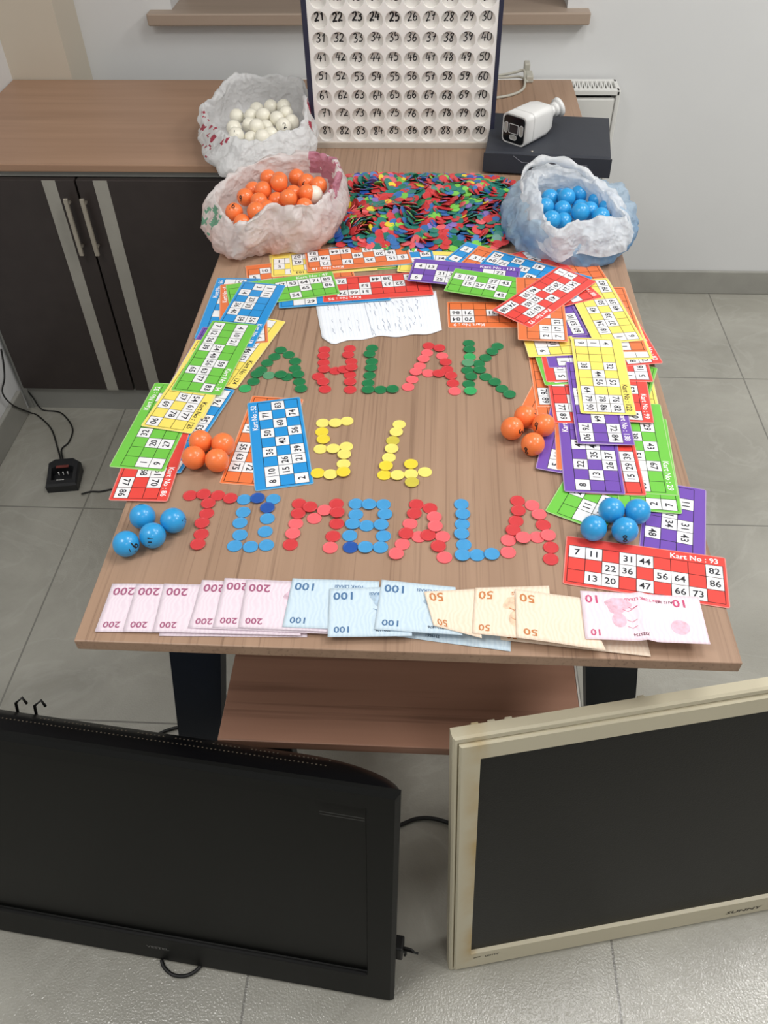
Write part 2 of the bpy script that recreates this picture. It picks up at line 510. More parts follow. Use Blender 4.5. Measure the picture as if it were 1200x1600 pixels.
# ------------------------------------------------------------------ tombala cards
CL, CW = .2055, .085
CARD_RGB = {'red': (230, 74, 66), 'yellow': (248, 226, 108), 'green': (114, 198, 74), 'blue': (42, 148, 218), 'purple': (116, 80, 176), 'orange': (232, 122, 70)}
CARD = {k: mat('card_' + k, c, .28, .5, var=.02, scale=15) for k, c in CARD_RGB.items()}
CARD_LAM = {k: mat('laminate_' + k, tuple(.5 * x + .5 * y for x, y in zip(c, (222, 214, 204))), .2, .5, var=.02) for k, c in CARD_RGB.items()}
CARD_LINE = {k: mat('line_' + k, tuple(x * .28 for x in c), .3, var=.02) for k, c in CARD_RGB.items()}
m_cell = mat('card_white', (238, 238, 240), .28, .5, var=.01)
m_num = mat('card_number', (34, 34, 42), .35, var=.02)
m_head = mat('card_heading', (245, 240, 240), .35, var=.01)
LOC = {'TL': (0, CW), 'TR': (CL, CW), 'BL': (0, 0), 'BR': (CL, 0)}
placed = []      # (corner polygon, top z)
def overlap(A, B):
    for P in (A, B):
        for i in range(len(P)):
            e = P[(i + 1) % len(P)] - P[i]
            n = Vector((-e.y, e.x))
            a = [n.dot(p) for p in A]; c = [n.dot(p) for p in B]
            if max(a) <= min(c) + 1e-7 or max(c) <= min(a) + 1e-7: return False
    return True
def rest_z(poly):
    z = T + .0002
    for q, zz in placed:
        if overlap(poly, q): z = max(z, zz)
    return z
TH = .00045
def card(color, c0, p0, c1, p1, cells, head, label, zz=.752, group='tombala cards on the desk'):
    A, B = at(*p0, zz), at(*p1, zz)
    l0, l1 = Vector(LOC[c0]), Vector(LOC[c1])
    wdir = math.atan2(B.y - A.y, B.x - A.x); ldir = math.atan2((l1 - l0).y, (l1 - l0).x)
    r = wdir - ldir
    cr_, sr = math.cos(r), math.sin(r)
    org = Vector((A.x - (cr_ * l0.x - sr * l0.y), A.y - (sr * l0.x + cr_ * l0.y)))
    def wp(x, y): return Vector((org.x + cr_ * x - sr * y, org.y + sr * x + cr_ * y))
    poly = [wp(0, 0), wp(CL, 0), wp(CL, CW), wp(0, CW)]
    z = rest_z(poly)
    placed.append((poly, z + TH + .00006))
    mb = MB()
    # plate with small rounded corners
    rr = .0035
    def outline(ins, zc):
        pts = []
        for cx, cy, a0 in ((CL - rr, CW - rr, 0), (rr, CW - rr, 90), (rr, rr, 180), (CL - rr, rr, 270)):
            for k in range(4):
                a = math.radians(a0 + 30 * k)
                pts.append((cx + (rr - ins) * math.cos(a), cy + (rr - ins) * math.sin(a), zc))
        return pts
    mb.rings([outline(0, 0), outline(0, TH * .7), outline(.0003, TH)], True, True, 0, False)
    e = .0014
    t = TH
    mb.quad((e, e, t + .00005), (CL - e, e, t + .00005), (CL - e, CW - e, t + .00005), (e, CW - e, t + .00005), 1)
    gx0, gx1, gy0, gy1 = .0048, CL - .0048, .0056, CW - .0165
    cw, rh = (gx1 - gx0) / 9, (gy1 - gy0) / 3
    lw = .00045
    for i in range(10):
        x = gx0 + cw * i; mb.quad((x - lw, gy0, t + .00014), (x + lw, gy0, t + .00014), (x + lw, gy1, t + .00014), (x - lw, gy1, t + .00014), 4)
    for j in range(4):
        y = gy0 + rh * j; mb.quad((gx0, y - lw, t + .00014), (gx1, y - lw, t + .00014), (gx1, y + lw, t + .00014), (gx0, y + lw, t + .00014), 4)
    for (row, colm), num in cells.items():
        x0 = gx0 + cw * (colm - 1) + lw; x1 = gx0 + cw * colm - lw
        y1 = gy1 - rh * (row - 1) - lw; y0 = gy1 - rh * row + lw
        mb.quad((x0, y0, t + .0001), (x1, y0, t + .0001), (x1, y1, t + .0001), (x0, y1, t + .0001), 2)
        if num != '':
            cx, cy = (x0 + x1) / 2, (y0 + y1) / 2
            text(mb, str(num), lambda a, bb: (cx + a, cy + bb, t + .00016), .0108, 3)
    if head:
        text(mb, head, lambda a, bb: (CL - .010 + a, CW - .0092 + bb, t + .00012), .0088, 5, 'R')
    o = mb.build('tombala_card', [CARD_LAM[color], CARD[color], m_cell, m_num, CARD_LINE[color], m_num if color == 'yellow' else m_head], None, (org.x, org.y, z))
    o.rotation_euler = (0, 0, r)
    return tag(o, label, 'card', group)

# folded note paper goes down before the cards that cover it
def sheet(name, corners, zbase, wave, mats, nx=22, ny=12, thick=.0002, lift=None, clip=None, seed=0):
    """a sheet through four corner points; returns MB and the placing function"""
    TLc, TRc, BRc, BLc = [Vector(c) for c in corners]
    cen = (TLc + TRc + BRc + BLc) / 4
    def place(s, t_, up=0.0):
        p = (TLc * (1 - s) + TRc * s) * (1 - t_) + (BLc * (1 - s) + BRc * s) * t_
        w = wave * (0.5 + 0.5 * noise.noise(Vector((p.x * 22 + seed * 3.1, p.y * 22 - seed, seed * 1.7))))
        if lift: w += lift(s, t_)
        return Vector((p.x - cen.x, p.y - cen.y, w + up))
    mb = MB()
    def grid(up, flip):
        vs, fs = [], []
        for j in range(ny + 1):
            for i in range(nx + 1):
                s, t_ = i / nx, j / ny
                if clip: s, t_ = clip(s, t_)
                vs.append(place(s, t_, up))
        for j in range(ny):
            for i in range(nx):
                a = j * (nx + 1) + i
                q = (a, a + nx + 1, a + nx + 2, a + 1)
                fs.append(q if not flip else tuple(reversed(q)))
        mb.add(vs, fs, 0, True)
    grid(thick, False)
    n0 = len(mb.v)
    grid(0, True)
    rim = [i for i in range(nx + 1)] + [j * (nx + 1) + nx for j in range(1, ny + 1)] + [ny * (nx + 1) + i for i in range(nx - 1, -1, -1)] + [j * (nx + 1) for j in range(ny - 1, 0, -1)]
    for k in range(len(rim)):
        a, c = rim[k], rim[(k + 1) % len(rim)]
        mb.f.append((a, c, c + n0, a + n0)); mb.m.append(0); mb.s.append(False)
    return mb, place, cen

m_paper = mat('note_paper', (236, 240, 246), .7, .2, var=.015, scale=40)
m_rule = mat('paper_rule', (216, 224, 234), .8, .1, var=.02)
m_pen = mat('pen_ink', (134, 144, 172), .7, .1, var=.15, scale=300)
pc = [at(492, 470), at(681, 455), at(691, 520), at(505, 539)]
def paper_clip(s, t_):
    wob = .022 * math.sin(s * 9 + 1) + .03 * max(0, s - .25) * math.sin(s * 21)
    if t_ > .99: t_ = t_ - .03 + wob - (max(0, .07 - s) * 2.2)
    if t_ < .95 and s < .01: pass
    return s, t_
mb, place, cen = sheet('note', pc, T, .0022, None, 30, 14, clip=lambda s, t_: (s, t_ * (.985 + .025 * math.sin(s * 9 + 1) + .02 * math.sin(s * 23) - max(0, .08 - s) * 1.8)), seed=4)
for k in range(1, 34):
    s = k / 34
    mb.add([place(s - .0008, .03 + j * .09, .0004) if q == 0 else place(s + .0008, .03 + j * .09, .0004) for j in range(11) for q in (0, 1)], [(2 * j, 2 * j + 1, 2 * j + 3, 2 * j + 2) for j in range(10)], 1)
rnd = random.Random(3)
def scrawl(s0, t0, n, sl):
    pts = []
    s, t_ = s0, t0
    for i in range(n):
        pts.append((s + rnd.uniform(-.008, .008), t_)); t_ += rnd.uniform(.02, .045); s += sl
    ribbon(mb, pts, .0035, lambda a, c: place(a, c, .0005), 2)
for k, s0 in enumerate([.42, .47, .52, .56, .62, .66, .70, .74, .78, .82]):
    for t0 in (.14, .34, .55, .74):
        if rnd.random() < .85: scrawl(s0 + rnd.uniform(-.01, .01), t0 + rnd.uniform(-.04, .04), rnd.randint(3, 6), .003)
for s0 in (.10, .17, .24, .31): scrawl(s0, .68, 5, .002); scrawl(s0 + .005, .52 + rnd.uniform(-.05, .05), 3, .003)
for s0 in (.09, .14): scrawl(s0, .16, 4, .003)
ribbon(mb, [(.175, .10), (.18, .30)], .003, lambda a, c: place(a, c, .0005), 2)
ribbon(mb, [(.395, .05), (.40, .35), (.41, .6), (.42, .92)], .003, lambda a, c: place(a, c, .0005), 2)
o = mb.build('paper_note', [m_paper, m_rule, m_pen], None, (cen.x, cen.y, T + .0003))
tag(o, 'creased ruled paper with handwritten columns above the word AHLAK', 'paper')
placed.append(([Vector((p.x, p.y)) for p in (pc[3], pc[2], pc[1], pc[0])], T + .0032))

card('orange', 'TR', (700, 511), 'TL', (800, 511), {(2, 9): 86, (1, 9): 84, (2, 8): 71, (1, 8): 70, (2, 6): 51}, 'Kart No : 9', 'upside-down orange card 9 below the green card with 5 and 18')
# ---- right column of cards
card('orange', 'TL', (800, 662), 'TR', (831, 602), {(1, 7): 79, (2, 4): '', (1, 4): 34}, '', 'orange card with 79 under the right orange balls')
card('orange', 'TL', (843, 668), 'TR', (827, 566), {}, '', 'orange card edge at the left side of the right column')
card('orange', 'BR', (838, 635), 'BL', (831, 590), {(3, 9): 89, (3, 8): 76}, '', 'orange card ending just above the right orange balls')
card('yellow', 'BL', (1037, 668), 'BR', (1029, 630), {(3, 1): 4}, '', 'yellow card edge peeking out right of green card 29')
card('green', 'BR', (1028, 575), 'BL', (1013, 627), {}, '', 'green card corner right of the red card with 16 and 5')
card('purple', 'TL', (1104, 764), 'TR', (1103, 865), {(1, 2): 11, (1, 4): 31, (2, 4): 34, (2, 3): 21, (1, 5): 43, (3, 5): 48}, 'Kart No : 136', 'purple card with 11 and 31 at the right desk edge')
card('green', 'TL', (851, 799), 'TR', (880, 751), {(2, 1): '', (3, 1): 2, (2, 2): 11, (3, 2): 19, (3, 3): 21, (1, 3): 23}, '', 'tilted green card with 2 and 11 beside the last letter A')
card('green', 'BL', (1066, 804), 'BR', (1060, 768), {(3, 1): 7, (2, 1): 2}, '', 'green card end with 7 right of the blue balls')
card('green', 'TR', (1060, 776), 'TL', (1045, 700), {(1, 7): 67, (2, 7): '', (2, 8): '', (2, 6): 51, (1, 5): 43, (1, 3): 29, (2, 4): 38, (2, 9): 90}, 'Kart No : 29', 'green card 29 along the right desk edge')
card('red', 'BL', (1010, 776), 'BR', (993, 702), {(3, 2): 15, (3, 3): 29, (3, 4): 39}, '', 'red card with 15 29 39 between purple card and green card 29')
card('purple', 'TL', (836, 734), 'BL', (880, 742), {(1, 1): 5, (1, 2): 11}, '', 'purple card corner right of the right orange balls')
card('orange', 'TL', (869, 736), 'TR', (867, 690), {(1, 1): '', (1, 2): 12, (1, 3): ''}, '', 'orange strip of card between two purple cards')
card('purple', 'TL', (881, 771), 'BL', (981, 776), {(1, 1): 8, (2, 2): 13, (1, 3): 22, (3, 3): 26, (2, 4): 35, (3, 4): 37, (1, 5): 41, (2, 5): 47}, 'Kart No : 131', 'purple card with 35 and 37 above the right blue balls')
card('red', 'BR', (865, 664), 'BL', (856, 606), {(3, 9): 89, (3, 8): 77, (2, 8): 74, (3, 5): 41, (2, 7): ''}, '', 'red card with 77 and 89 above the right orange balls')
card('green', 'TL', (851, 606), 'TR', (836, 562), {(1, 1): '', (1, 2): ''}, '', 'green card edge between red strips below yellow card corner 9')
card('red', 'TL', (853, 601), 'TR', (845, 563), {(1, 1): 5, (1, 2): 12}, '', 'red card with 5 left of yellow card 122')
card('purple', 'TL', (857, 579), 'TR', (850, 552), {(1, 1): 1, (2, 1): ''}, '', 'purple card corner with 1 left of yellow card 122')
card('yellow', 'TL', (825.5, 563), 'TR', (818.5, 540), {(1, 1): 9, (1, 2): '', (2, 2): 13}, '', 'yellow card corner with 9 under the orange card with 13 and 17')
card('red', 'TR', (1021, 666), 'TL', (1010, 604), {(1, 9): 80, (1, 6): 57}, 'Kart No : 99', 'red card 99 right of yellow card 122')
card('red', 'BL', (1020, 602), 'BR', (1013, 576), {(3, 1): 5, (3, 2): 16, (2, 1): 1}, '', 'red card with 16 and 5 right of yellow card 122')
card('red', 'TR', (1035, 573), 'TL', (1018, 544), {(1, 9): 82, (2, 9): 88}, 'Kart No : 82', 'red card corner pointing past the right desk edge')
card('yellow', 'BL', (1020, 567), 'BR', (1004, 528), {(3, 1): '', (2, 1): ''}, '', 'yellow card edge under the orange corner right of yellow card 122')
card('orange', 'BL', (1011, 556), 'BR', (1001, 528), {(2, 1): 1, (2, 2): ''}, '', 'orange card corner below the big yellow card with 82')
card('orange', 'BL', (985, 500), 'BR', (952, 448), {}, '', 'orange card edge right of the yellow card with 82')
card('purple', 'BL', (919, 528), 'BR', (898, 487), {(3, 1): 60, (3, 2): 59, (3, 3): 10}, '', 'purple card with 59 and 60 between orange and yellow cards')
card('yellow', 'BL', (1004, 539), 'BR', (951.5, 447), {(3, 1): 6, (2, 1): 1, (1, 2): 18, (1, 3): 24, (2, 3): 27, (2, 4): 38, (1, 5): 43, (3, 5): 49, (2, 6): 50, (3, 6): 59, (3, 8): 78, (3, 9): 82, (1, 7): 65}, '', 'yellow card with 49 and 59 under red card 92')
card('red', 'TR', (940, 472), 'BR', (890, 484), {(2, 1): 7, (2, 2): 14, (3, 8): '', (2, 9): ''}, 'Kart No : 88', 'red card 88 lying under red card 92 by the bag of blue balls')
# ---- far row of cards (bottom of the pile first)
card('yellow', 'TL', (420, 397), 'TR', (545, 385), {}, '', 'yellow card mostly hidden under the orange card by the orange ball bag')
card('green', 'BL', (478, 430), 'BR', (646, 417), {}, '', 'green card showing only a strip below the upside-down orange card')
card('orange', 'TL', (383, 415), 'TR', (530, 400), {(1, 2): 10, (2, 1): 5, (3, 2): 19, (3, 3): 29}, '', 'orange card with 10 and 5 at the far left end of the far row')
card('yellow', 'BL', (424, 433), 'BR', (560, 424), {(1, 1): 1, (2, 1): 3, (1, 2): '', (3, 2): 1}, '', 'yellow card with 1 above 3 beside the orange ball bag')
card('yellow', 'TR', (455, 431), 'TL', (610, 418), {(3, 9): 87, (2, 9): 82, (3, 8): '', (1, 8): ''}, 'Kart No : 103', 'upside-down yellow card with 87 and 82 left of the orange card')
card('blue', 'BL', (436, 483), 'BR', (616, 470), {(2, 3): '', (3, 2): '', (3, 3): 29}, '', 'blue card showing only its edge below green card 47')
card('red', 'TR', (505, 474), 'TL', (679, 462), {(3, 9): 89, (3, 8): 76, (1, 8): 74, (1, 7): 66, (2, 6): 53, (1, 6): 51, (3, 5): 44, (3, 4): 38, (2, 4): 33, (2, 3): 22, (3, 2): 15}, 'Kart No : 95', 'upside-down red card 95 lying over the top edge of the handwritten paper')
card('yellow', 'TL', (627, 392), 'TR', (790, 399), {(1, 3): 22, (1, 4): 34, (1, 5): 45, (3, 5): ''}, '', 'yellow card with 34 between two blue cards below the heap')
card('blue', 'TR', (672, 380), 'BR', (681, 416), {(1, 8): 17, (2, 9): 86, (3, 8): 9}, 'Kart No : 63', 'blue card with 86 peeking out right of the upside-down orange card')
card('orange', 'TL', (645, 414), 'TR', (480, 428), {(1, 1): 8, (2, 2): 16, (1, 2): 15, (3, 3): 23, (2, 3): 20, (3, 4): 32, (1, 4): 35, (2, 5): 48, (3, 6): 51, (1, 6): 57, (3, 7): 64, (2, 8): 78, (1, 8): 72, (3, 9): 83, (2, 9): 87}, 'Kart No : 18', 'upside-down orange card with 83 and 87 below the heap of counters')
card('blue', 'TL', (729, 385), 'BL', (700, 408), {(1, 1): 3, (3, 1): 9}, '', 'blue card tip with 9 left of the small orange card tip')
card('orange', 'TL', (748, 391), 'BL', (720, 418), {(2, 1): 3, (2, 2): 17}, '', 'orange card tip with 3 between two blue cards in the far row')
card('blue', 'BR', (771, 399), 'BL', (865, 425), {(3, 9): 82, (2, 9): 89, (2, 8): 77, (3, 7): 65, (2, 6): 51, (3, 5): 41, (1, 5): 40, (1, 7): 69}, '', 'upside-down blue card with 82 and 77 behind purple card 132')
card('purple', 'TL', (648, 412), 'TR', (814, 427), {(1, 1): 4, (1, 2): 13, (2, 3): 21, (2, 4): 31, (3, 1): 6, (3, 3): 25, (3, 4): 36, (1, 7): '', (1, 8): 72}, 'Kart No : 132', 'purple card 132 with 4 and 13 in the middle of the far row')
card('green', 'TL', (711, 428), 'TR', (822, 445), {(1, 1): 5, (1, 2): 18, (1, 4): 37, (1, 5): 43, (2, 2): 15, (2, 3): 27, (2, 4): 34, (3, 5): 42}, 'Kart No : 22', 'green card with 5 and 18 overlapping purple card 132')

# ---- left column of cards
UPC = 'TR'
card('blue', 'TR', (340, 434), 'TL', (303, 529), {(1, 9): '', (2, 9): 82, (1, 7): '', (1, 6): 76, (1, 4): '', (3, 8): 77}, 'Kart No : 66', 'blue card 66 at the far left edge of the desk')
card('purple', 'BL', (317, 511), 'BR', (274, 584), {}, '', 'purple card almost hidden under green card 34')
card('yellow', 'TL', (447, 503), 'TR', (369, 609), {(1, 1): '', (2, 2): 12, (1, 4): 31, (1, 5): 46, (1, 6): 52, (2, 3): 22}, 'Kart No : 124', 'yellow card 124 left of the green letter A')
card('blue', 'BL', (282, 741), 'BR', (368, 610), {(3, 1): 8, (3, 6): 56, (3, 5): 53, (2, 5): 51, (3, 9): '', (3, 8): 76}, '', 'blue card under yellow card 125 and the left orange balls')
card('orange', 'BL', (419.5, 536), 'TR', (345, 447), {(3, 1): 9, (3, 2): 1}, 'Kart No : 6', 'orange card with 9 on yellow card 124, its far end beside blue card 66')
card('green', 'TL', (352.5, 447), 'TR', (521.5, 425), {(1, 5): 47, (1, 6): 53, (1, 7): 64, (1, 8): 71, (1, 9): 85, (2, 7): 65, (2, 9): 86, (3, 6): 54, (3, 2): 12, (2, 3): 24}, 'Kart No : 47', 'green card 47 with 85 and 86 reaching under the blue card with 1 and 11')
card('blue', 'TL', (447, 448), 'BL', (382, 442), {(1, 1): 1, (2, 1): 3, (1, 2): 11, (3, 2): 14, (2, 3): 23, (2, 4): 33, (3, 4): 36, (3, 5): 40, (1, 6): 56, (2, 6): 58}, 'Kart No : 58', 'blue card with 1 and 11 above green card 34')
card('red', 'TR', (262, 785), 'BR', (169, 783), {(3, 9): 86, (1, 8): 70, (3, 8): 77, (1, 7): 61, (2, 7): 68}, 'Kart No : 86', 'red card 86 sticking out at the near end of the left column')
card('green', 'TL', (170.5, 731), 'TR', (242, 600), {(2, 1): 1, (3, 1): 9, (2, 3): 20, (3, 3): 27, (1, 4): 32, (1, 8): 81, (2, 6): 50}, 'Kart No : 32', 'green card 32 hanging past the left desk edge over red card 86')
card('yellow', 'BL', (307, 533), 'BR', (252, 626), {}, '', 'yellow card showing only a thin strip left of green card 34')
card('yellow', 'TR', (300, 681), 'BR', (222, 669), {(3, 9): 90, (1, 8): 77, (2, 8): 78, (1, 7): 61, (3, 7): 69, (1, 6): 54, (2, 6): 57}, 'Kart No : 125', 'yellow card 125 with 90 over green card 32')
card('green', 'TL', (404, 511), 'TR', (343, 626), {(1, 1): 4, (3, 1): 7, (1, 2): 10, (3, 2): 12, (1, 3): 21, (3, 3): 26, (2, 4): 34, (3, 4): 39, (2, 5): 40, (1, 6): 59, (2, 6): 56, (2, 7): 63, (3, 7): 65, (2, 8): 77, (1, 9): 83}, 'Kart No : 34', 'green card 34 topmost in the left column of cards')
card('orange', 'BR', (342, 754), 'BL', (393, 619), {(3, 8): 75, (3, 7): 63, (3, 6): 55, (2, 8): 72, (3, 4): 31}, '', 'orange card with 55 63 75 under blue card 52')
card('blue', 'TL', (398, 767), 'TR', (386, 630), {(1, 1): 8, (3, 1): 2, (1, 2): 10, (2, 2): 15, (2, 3): 26, (3, 3): 21, (1, 4): 36, (3, 4): 39, (2, 5): 40, (1, 6): 50, (3, 6): 56, (2, 7): 60, (1, 8): 71, (3, 8): 74, (2, 9): 83}, 'Kart No : 52', 'blue card 52 left of the yellow number 54')

# ---- topmost cards of the right column
card('purple', 'TR', (991, 702), 'BR', (894, 699), {(1, 9): 84, (3, 9): 90, (1, 8): 72, (3, 8): 76, (2, 7): 64, (2, 6): 55, (3, 5): '', (3, 4): 38}, 'Kart No : 138', 'purple card 138 under yellow card 122')
card('yellow', 'TR', (994, 652), 'TL', (969, 530), {(1, 1): 4, (2, 1): 1, (3, 1): 9, (1, 4): 32, (3, 4): 38, (2, 5): 44, (1, 6): 50, (2, 6): 56, (3, 7): 64, (1, 8): 76, (2, 8): 78, (3, 8): 79, (1, 9): 82, (2, 9): 86, (3, 9): 90}, 'Kart No : 122', 'yellow card 122 topmost in the right column of cards', zz=.758)
card('orange', 'TL', (808, 541), 'TR', (807, 510), {(2, 1): 2, (3, 1): 7, (2, 2): 13, (3, 2): 17, (3, 3): 21, (2, 4): 35}, '', 'orange card with 13 and 17 under red card 92')
card('red', 'TL', (930.5, 450), 'TR', (830, 521), {(2, 1): 3, (3, 1): 1, (1, 2): 14, (1, 3): 21, (2, 3): 29, (2, 4): 30, (1, 5): 43, (3, 5): 46, (3, 6): 59, (2, 6): 52, (2, 7): 65, (1, 7): 63, (1, 8): 73, (3, 8): 74, (3, 9): 88}, 'Kart No : 92', 'tilted red card 92 lying across the far right corner cards')
card('red', 'TL', (885, 836), 'TR', (1136, 871), {(1, 1): 7, (1, 2): 11, (1, 4): 31, (1, 5): 44, (1, 9): 82, (2, 3): 22, (2, 4): 36, (2, 6): 56, (2, 7): 64, (2, 9): 86, (3, 2): 13, (3, 3): 20, (3, 5): 47, (3, 7): 66, (3, 8): 73}, 'Kart No : 93', 'red card 93 above the ten lira note')

# ------------------------------------------------------------------ counters
CHR, CHT = .0103, .0016
def chip_mesh(name, m):
    mb = MB()
    n = 24
    def rg(r, z): return [(r * math.cos(2 * math.pi * k / n), r * math.sin(2 * math.pi * k / n), z) for k in range(n)]
    mb.rings([rg(CHR * .97, 0), rg(CHR, .0003), rg(CHR, CHT - .0003), rg(CHR * .96, CHT), rg(CHR * .84, CHT), rg(CHR * .80, CHT - .00022)], True, True, 0, False)
    return mb.mesh(name, [m])
CHIP_RGB = {'red': (208, 62, 66), 'pink': (238, 104, 110), 'dark green': (34, 120, 72), 'bright green': (56, 166, 96), 'grey green': (92, 152, 112),
            'light blue': (70, 154, 210), 'dark blue': (36, 84, 166), 'yellow': (236, 212, 62), 'pale yellow': (240, 226, 118), 'dull yellow': (206, 192, 74),
            'teal': (42, 126, 114), 'blue': (62, 116, 180), 'lime': (126, 204, 84), 'purple': (138, 114, 190), 'white': (236, 232, 226)}
CHIP_MESH = {}
for k, c in CHIP_RGB.items():
    CHIP_MESH[k] = chip_mesh('counter_' + k.replace(' ', '_'), mat('plastic_' + k.replace(' ', '_'), c, .35, .5, var=.03, scale=60))
chips_at = []
def place_chip(col, u, v, label, group):
    p = at(u, v, T + .001)
    base = T + .0002
    for q, zz in placed:
        if overlap([p.xy + Vector((CHR * math.cos(a), CHR * math.sin(a))) for a in (0, .785, 1.57, 2.356, 3.14, 3.93, 4.71, 5.5)], q): base = max(base, zz)
    used = {lv for x, y, lv in chips_at if (x - p.x) ** 2 + (y - p.y) ** 2 < (2 * CHR * .985) ** 2}
    level = 0
    while level in used: level += 1
    chips_at.append((p.x, p.y, level))
    z = base + level * (CHT + .00005)
    o = bpy.data.objects.new('counter', CHIP_MESH[col])
    o.location = (p.x, p.y, z); o.rotation_euler = (0, 0, random.uniform(0, 6.28))
    COL.objects.link(o)
    tag(o, label, 'counter', group)
ORD = ['first', 'second', 'third', 'fourth', 'fifth', 'sixth', 'seventh', 'eighth', 'ninth', 'tenth']
CC = {'r': 'red', 'p': 'pink', 'g': 'dark green', 'G': 'bright green', 'e': 'grey green', 'b': 'light blue', 'B': 'dark blue', 'y': 'yellow', 'w': 'pale yellow', 'd': 'dull yellow'}
def strokes(letter, group, scale, off, parts):
    for stroke, order, pts in parts:
        for i, (x, y, c) in enumerate(pts):
            nm = CC[c]
            pos = (ORD[i] + ' from ' + order) if len(pts) > 1 else 'alone'
            lab = f'{nm} counter {pos} in {stroke} of {letter}'
            place_chip(nm, off[0] + x / scale, off[1] + y / scale, lab, group)
o7, s7 = (360, 520), 2.609
def U(col, *pts): return [(x, y, col) for x, y in pts]
G1 = 'counters spelling AHLAK'
strokes('first A in AHLAK', G1, s7, o7, [
 ('left stroke', 'top', U('g', (205, 71), (180, 98), (150, 123), (126, 152), (108, 170), (94, 199)) + U('G', (60, 227))),
 ('crossbar', 'left', U('e', (157, 174)) + U('g', (205, 173), (231, 180))),
 ('right stroke', 'top', U('g', (238, 90), (264, 116), (263, 146), (276, 172), (281, 200), (288, 230)))])
strokes('letter H in AHLAK', G1, s7, o7, [
 ('left stroke', 'top', U('r', (383, 70), (380, 96), (380, 122), (382, 151), (358, 178), (378, 202), (385, 230))),
 ('crossbar', 'left', U('r', (428, 155), (462, 152))),
 ('right stroke', 'top', U('r', (487, 65), (480, 92), (493, 117), (494, 146), (487, 172), (488, 202), (488, 232)))])
strokes('letter L in AHLAK', G1, s7, o7, [
 ('upright', 'top', U('g', (578, 63), (567, 89), (577, 117), (573, 145), (567, 174), (562, 205), (561, 234))),
 ('foot', 'left', U('g', (612, 232), (661, 232)))])
strokes('second A in AHLAK', G1, s7, o7, [
 ('left stroke', 'top', U('r', (808, 54)) + U('p', (802, 82), (787, 109), (772, 136), (756, 161), (741, 191), (724, 221))),
 ('crossbar', 'left', U('p', (806, 165)) + U('r', (850, 168))),
 ('right stroke', 'top', U('r', (852, 65)) + U('p', (863, 95)) + U('r', (877, 122), (884, 150), (899, 177), (907, 206)) + U('p', (914, 238)))])
strokes('letter K in AHLAK', G1, s7, o7, [
 ('upright', 'top', U('g', (972, 43), (974, 70)) + U('G', (976, 98)) + U('e', (968, 125)) + U('g', (966, 153), (981, 180), (972, 209)) + U('G', (978, 239))),
 ('upper arm', 'right', U('g', (1089, 55), (1067, 79), (1040, 102), (1013, 126))),
 ('lower arm', 'left', U('g', (1016, 153), (1041, 180), (1077, 203), (1107, 228), (1137, 253)))])
G2 = 'yellow counters spelling 54'
strokes('digit 5', G2, s7, o7, [
 ('top bar', 'left', U('w', (376, 368), (428, 370), (475, 360))), ('upper left side', 'top', U('y', (373, 404), (379, 437))),
 ('middle bar', 'left', U('w', (367, 474), (419, 475), (472, 464))), ('right side', 'top', U('w', (464, 498), (461, 535))),
 ('bottom bar', 'left', U('y', (356, 574)) + U('w', (408, 580)) + U('y', (461, 573)))])
strokes('digit 4', G2, s7, o7, [
 ('slanted stroke', 'top', U('w', (688, 374), (676, 407)) + U('d', (662, 440)) + U('w', (657, 475), (646, 509)) + U('y', (634, 545), (627, 580))),
 ('crossbar', 'left', U('w', (681, 583), (736, 576)) + U('w', (793, 568))), ('upright', 'top', U('y', (736, 538)) + U('d', (740, 612)))])
G3 = 'counters spelling TOMBALA'
o6, s6, o8, s8 = (160, 760), 3.0, (480, 740), 2.857
strokes('letter T in TOMBALA', G3, s6, o6, [('top bar', 'left', U('r', (411, 43), (475, 40), (541, 43), (600, 59))), ('stem', 'top', U('r', (497, 82), (489, 127), (468, 174), (463, 224), (448, 274)))])
strokes('letter O in TOMBALA', G3, s6, o6, [
 ('top side', 'left', U('b', (664, 62)) + U('B', (728, 58)) + U('b', (801, 60))), ('right side', 'top', U('B', (774, 103)) + U('b', (773, 151), (763, 212))),
 ('bottom side', 'left', U('b', (620, 279), (694, 283), (769, 276))), ('left side', 'top', U('b', (660, 121), (645, 171), (645, 228)))])
strokes('letter M in TOMBALA', G3, s6, o6, [
 ('left stroke', 'top', U('r', (922, 82), (918, 130)) + U('p', (906, 175), (893, 224)) + U('r', (881, 273))), ('middle', 'left', U('r', (974, 103)) + U('p', (993, 150), (1041, 115))),
 ('right stroke', 'top', U('r', (1097, 82), (1101, 128), (1098, 175), (1081, 234)) + U('p', (1068, 287)))])
strokes('letter B in TOMBALA', G3, s8, o8, [
 ('top bar', 'left', U('b', (217, 135), (276, 140), (340, 138))), ('upper sides', 'left', U('b', (217, 183), (347, 184))), ('middle bar', 'left', U('b', (203, 227), (265, 233), (330, 231))),
 ('lower sides', 'left', U('b', (190, 277), (340, 279))), ('bottom bar', 'left', U('B', (193, 329)) + U('b', (260, 331), (327, 329)))])
strokes('first A in TOMBALA', G3, s8, o8, [
 ('left stroke', 'top', U('r', (487, 138), (478, 181)) + U('p', (459, 224)) + U('r', (441, 270)) + U('p', (425, 315), (397, 360))), ('crossbar', 'left', U('p', (499, 282)) + U('r', (540, 278)) + U('p', (604, 282))),
 ('right stroke', 'top', U('r', (548, 155)) + U('p', (567, 197), (571, 241)) + U('r', (585, 327)) + U('p', (612, 374)))])
strokes('letter L in TOMBALA', G3, s8, o8, [('upright', 'top', U('b', (688, 137), (694, 183), (692, 226), (689, 271), (699, 318), (693, 366))), ('foot', 'left', U('b', (758, 364), (824, 362)))])
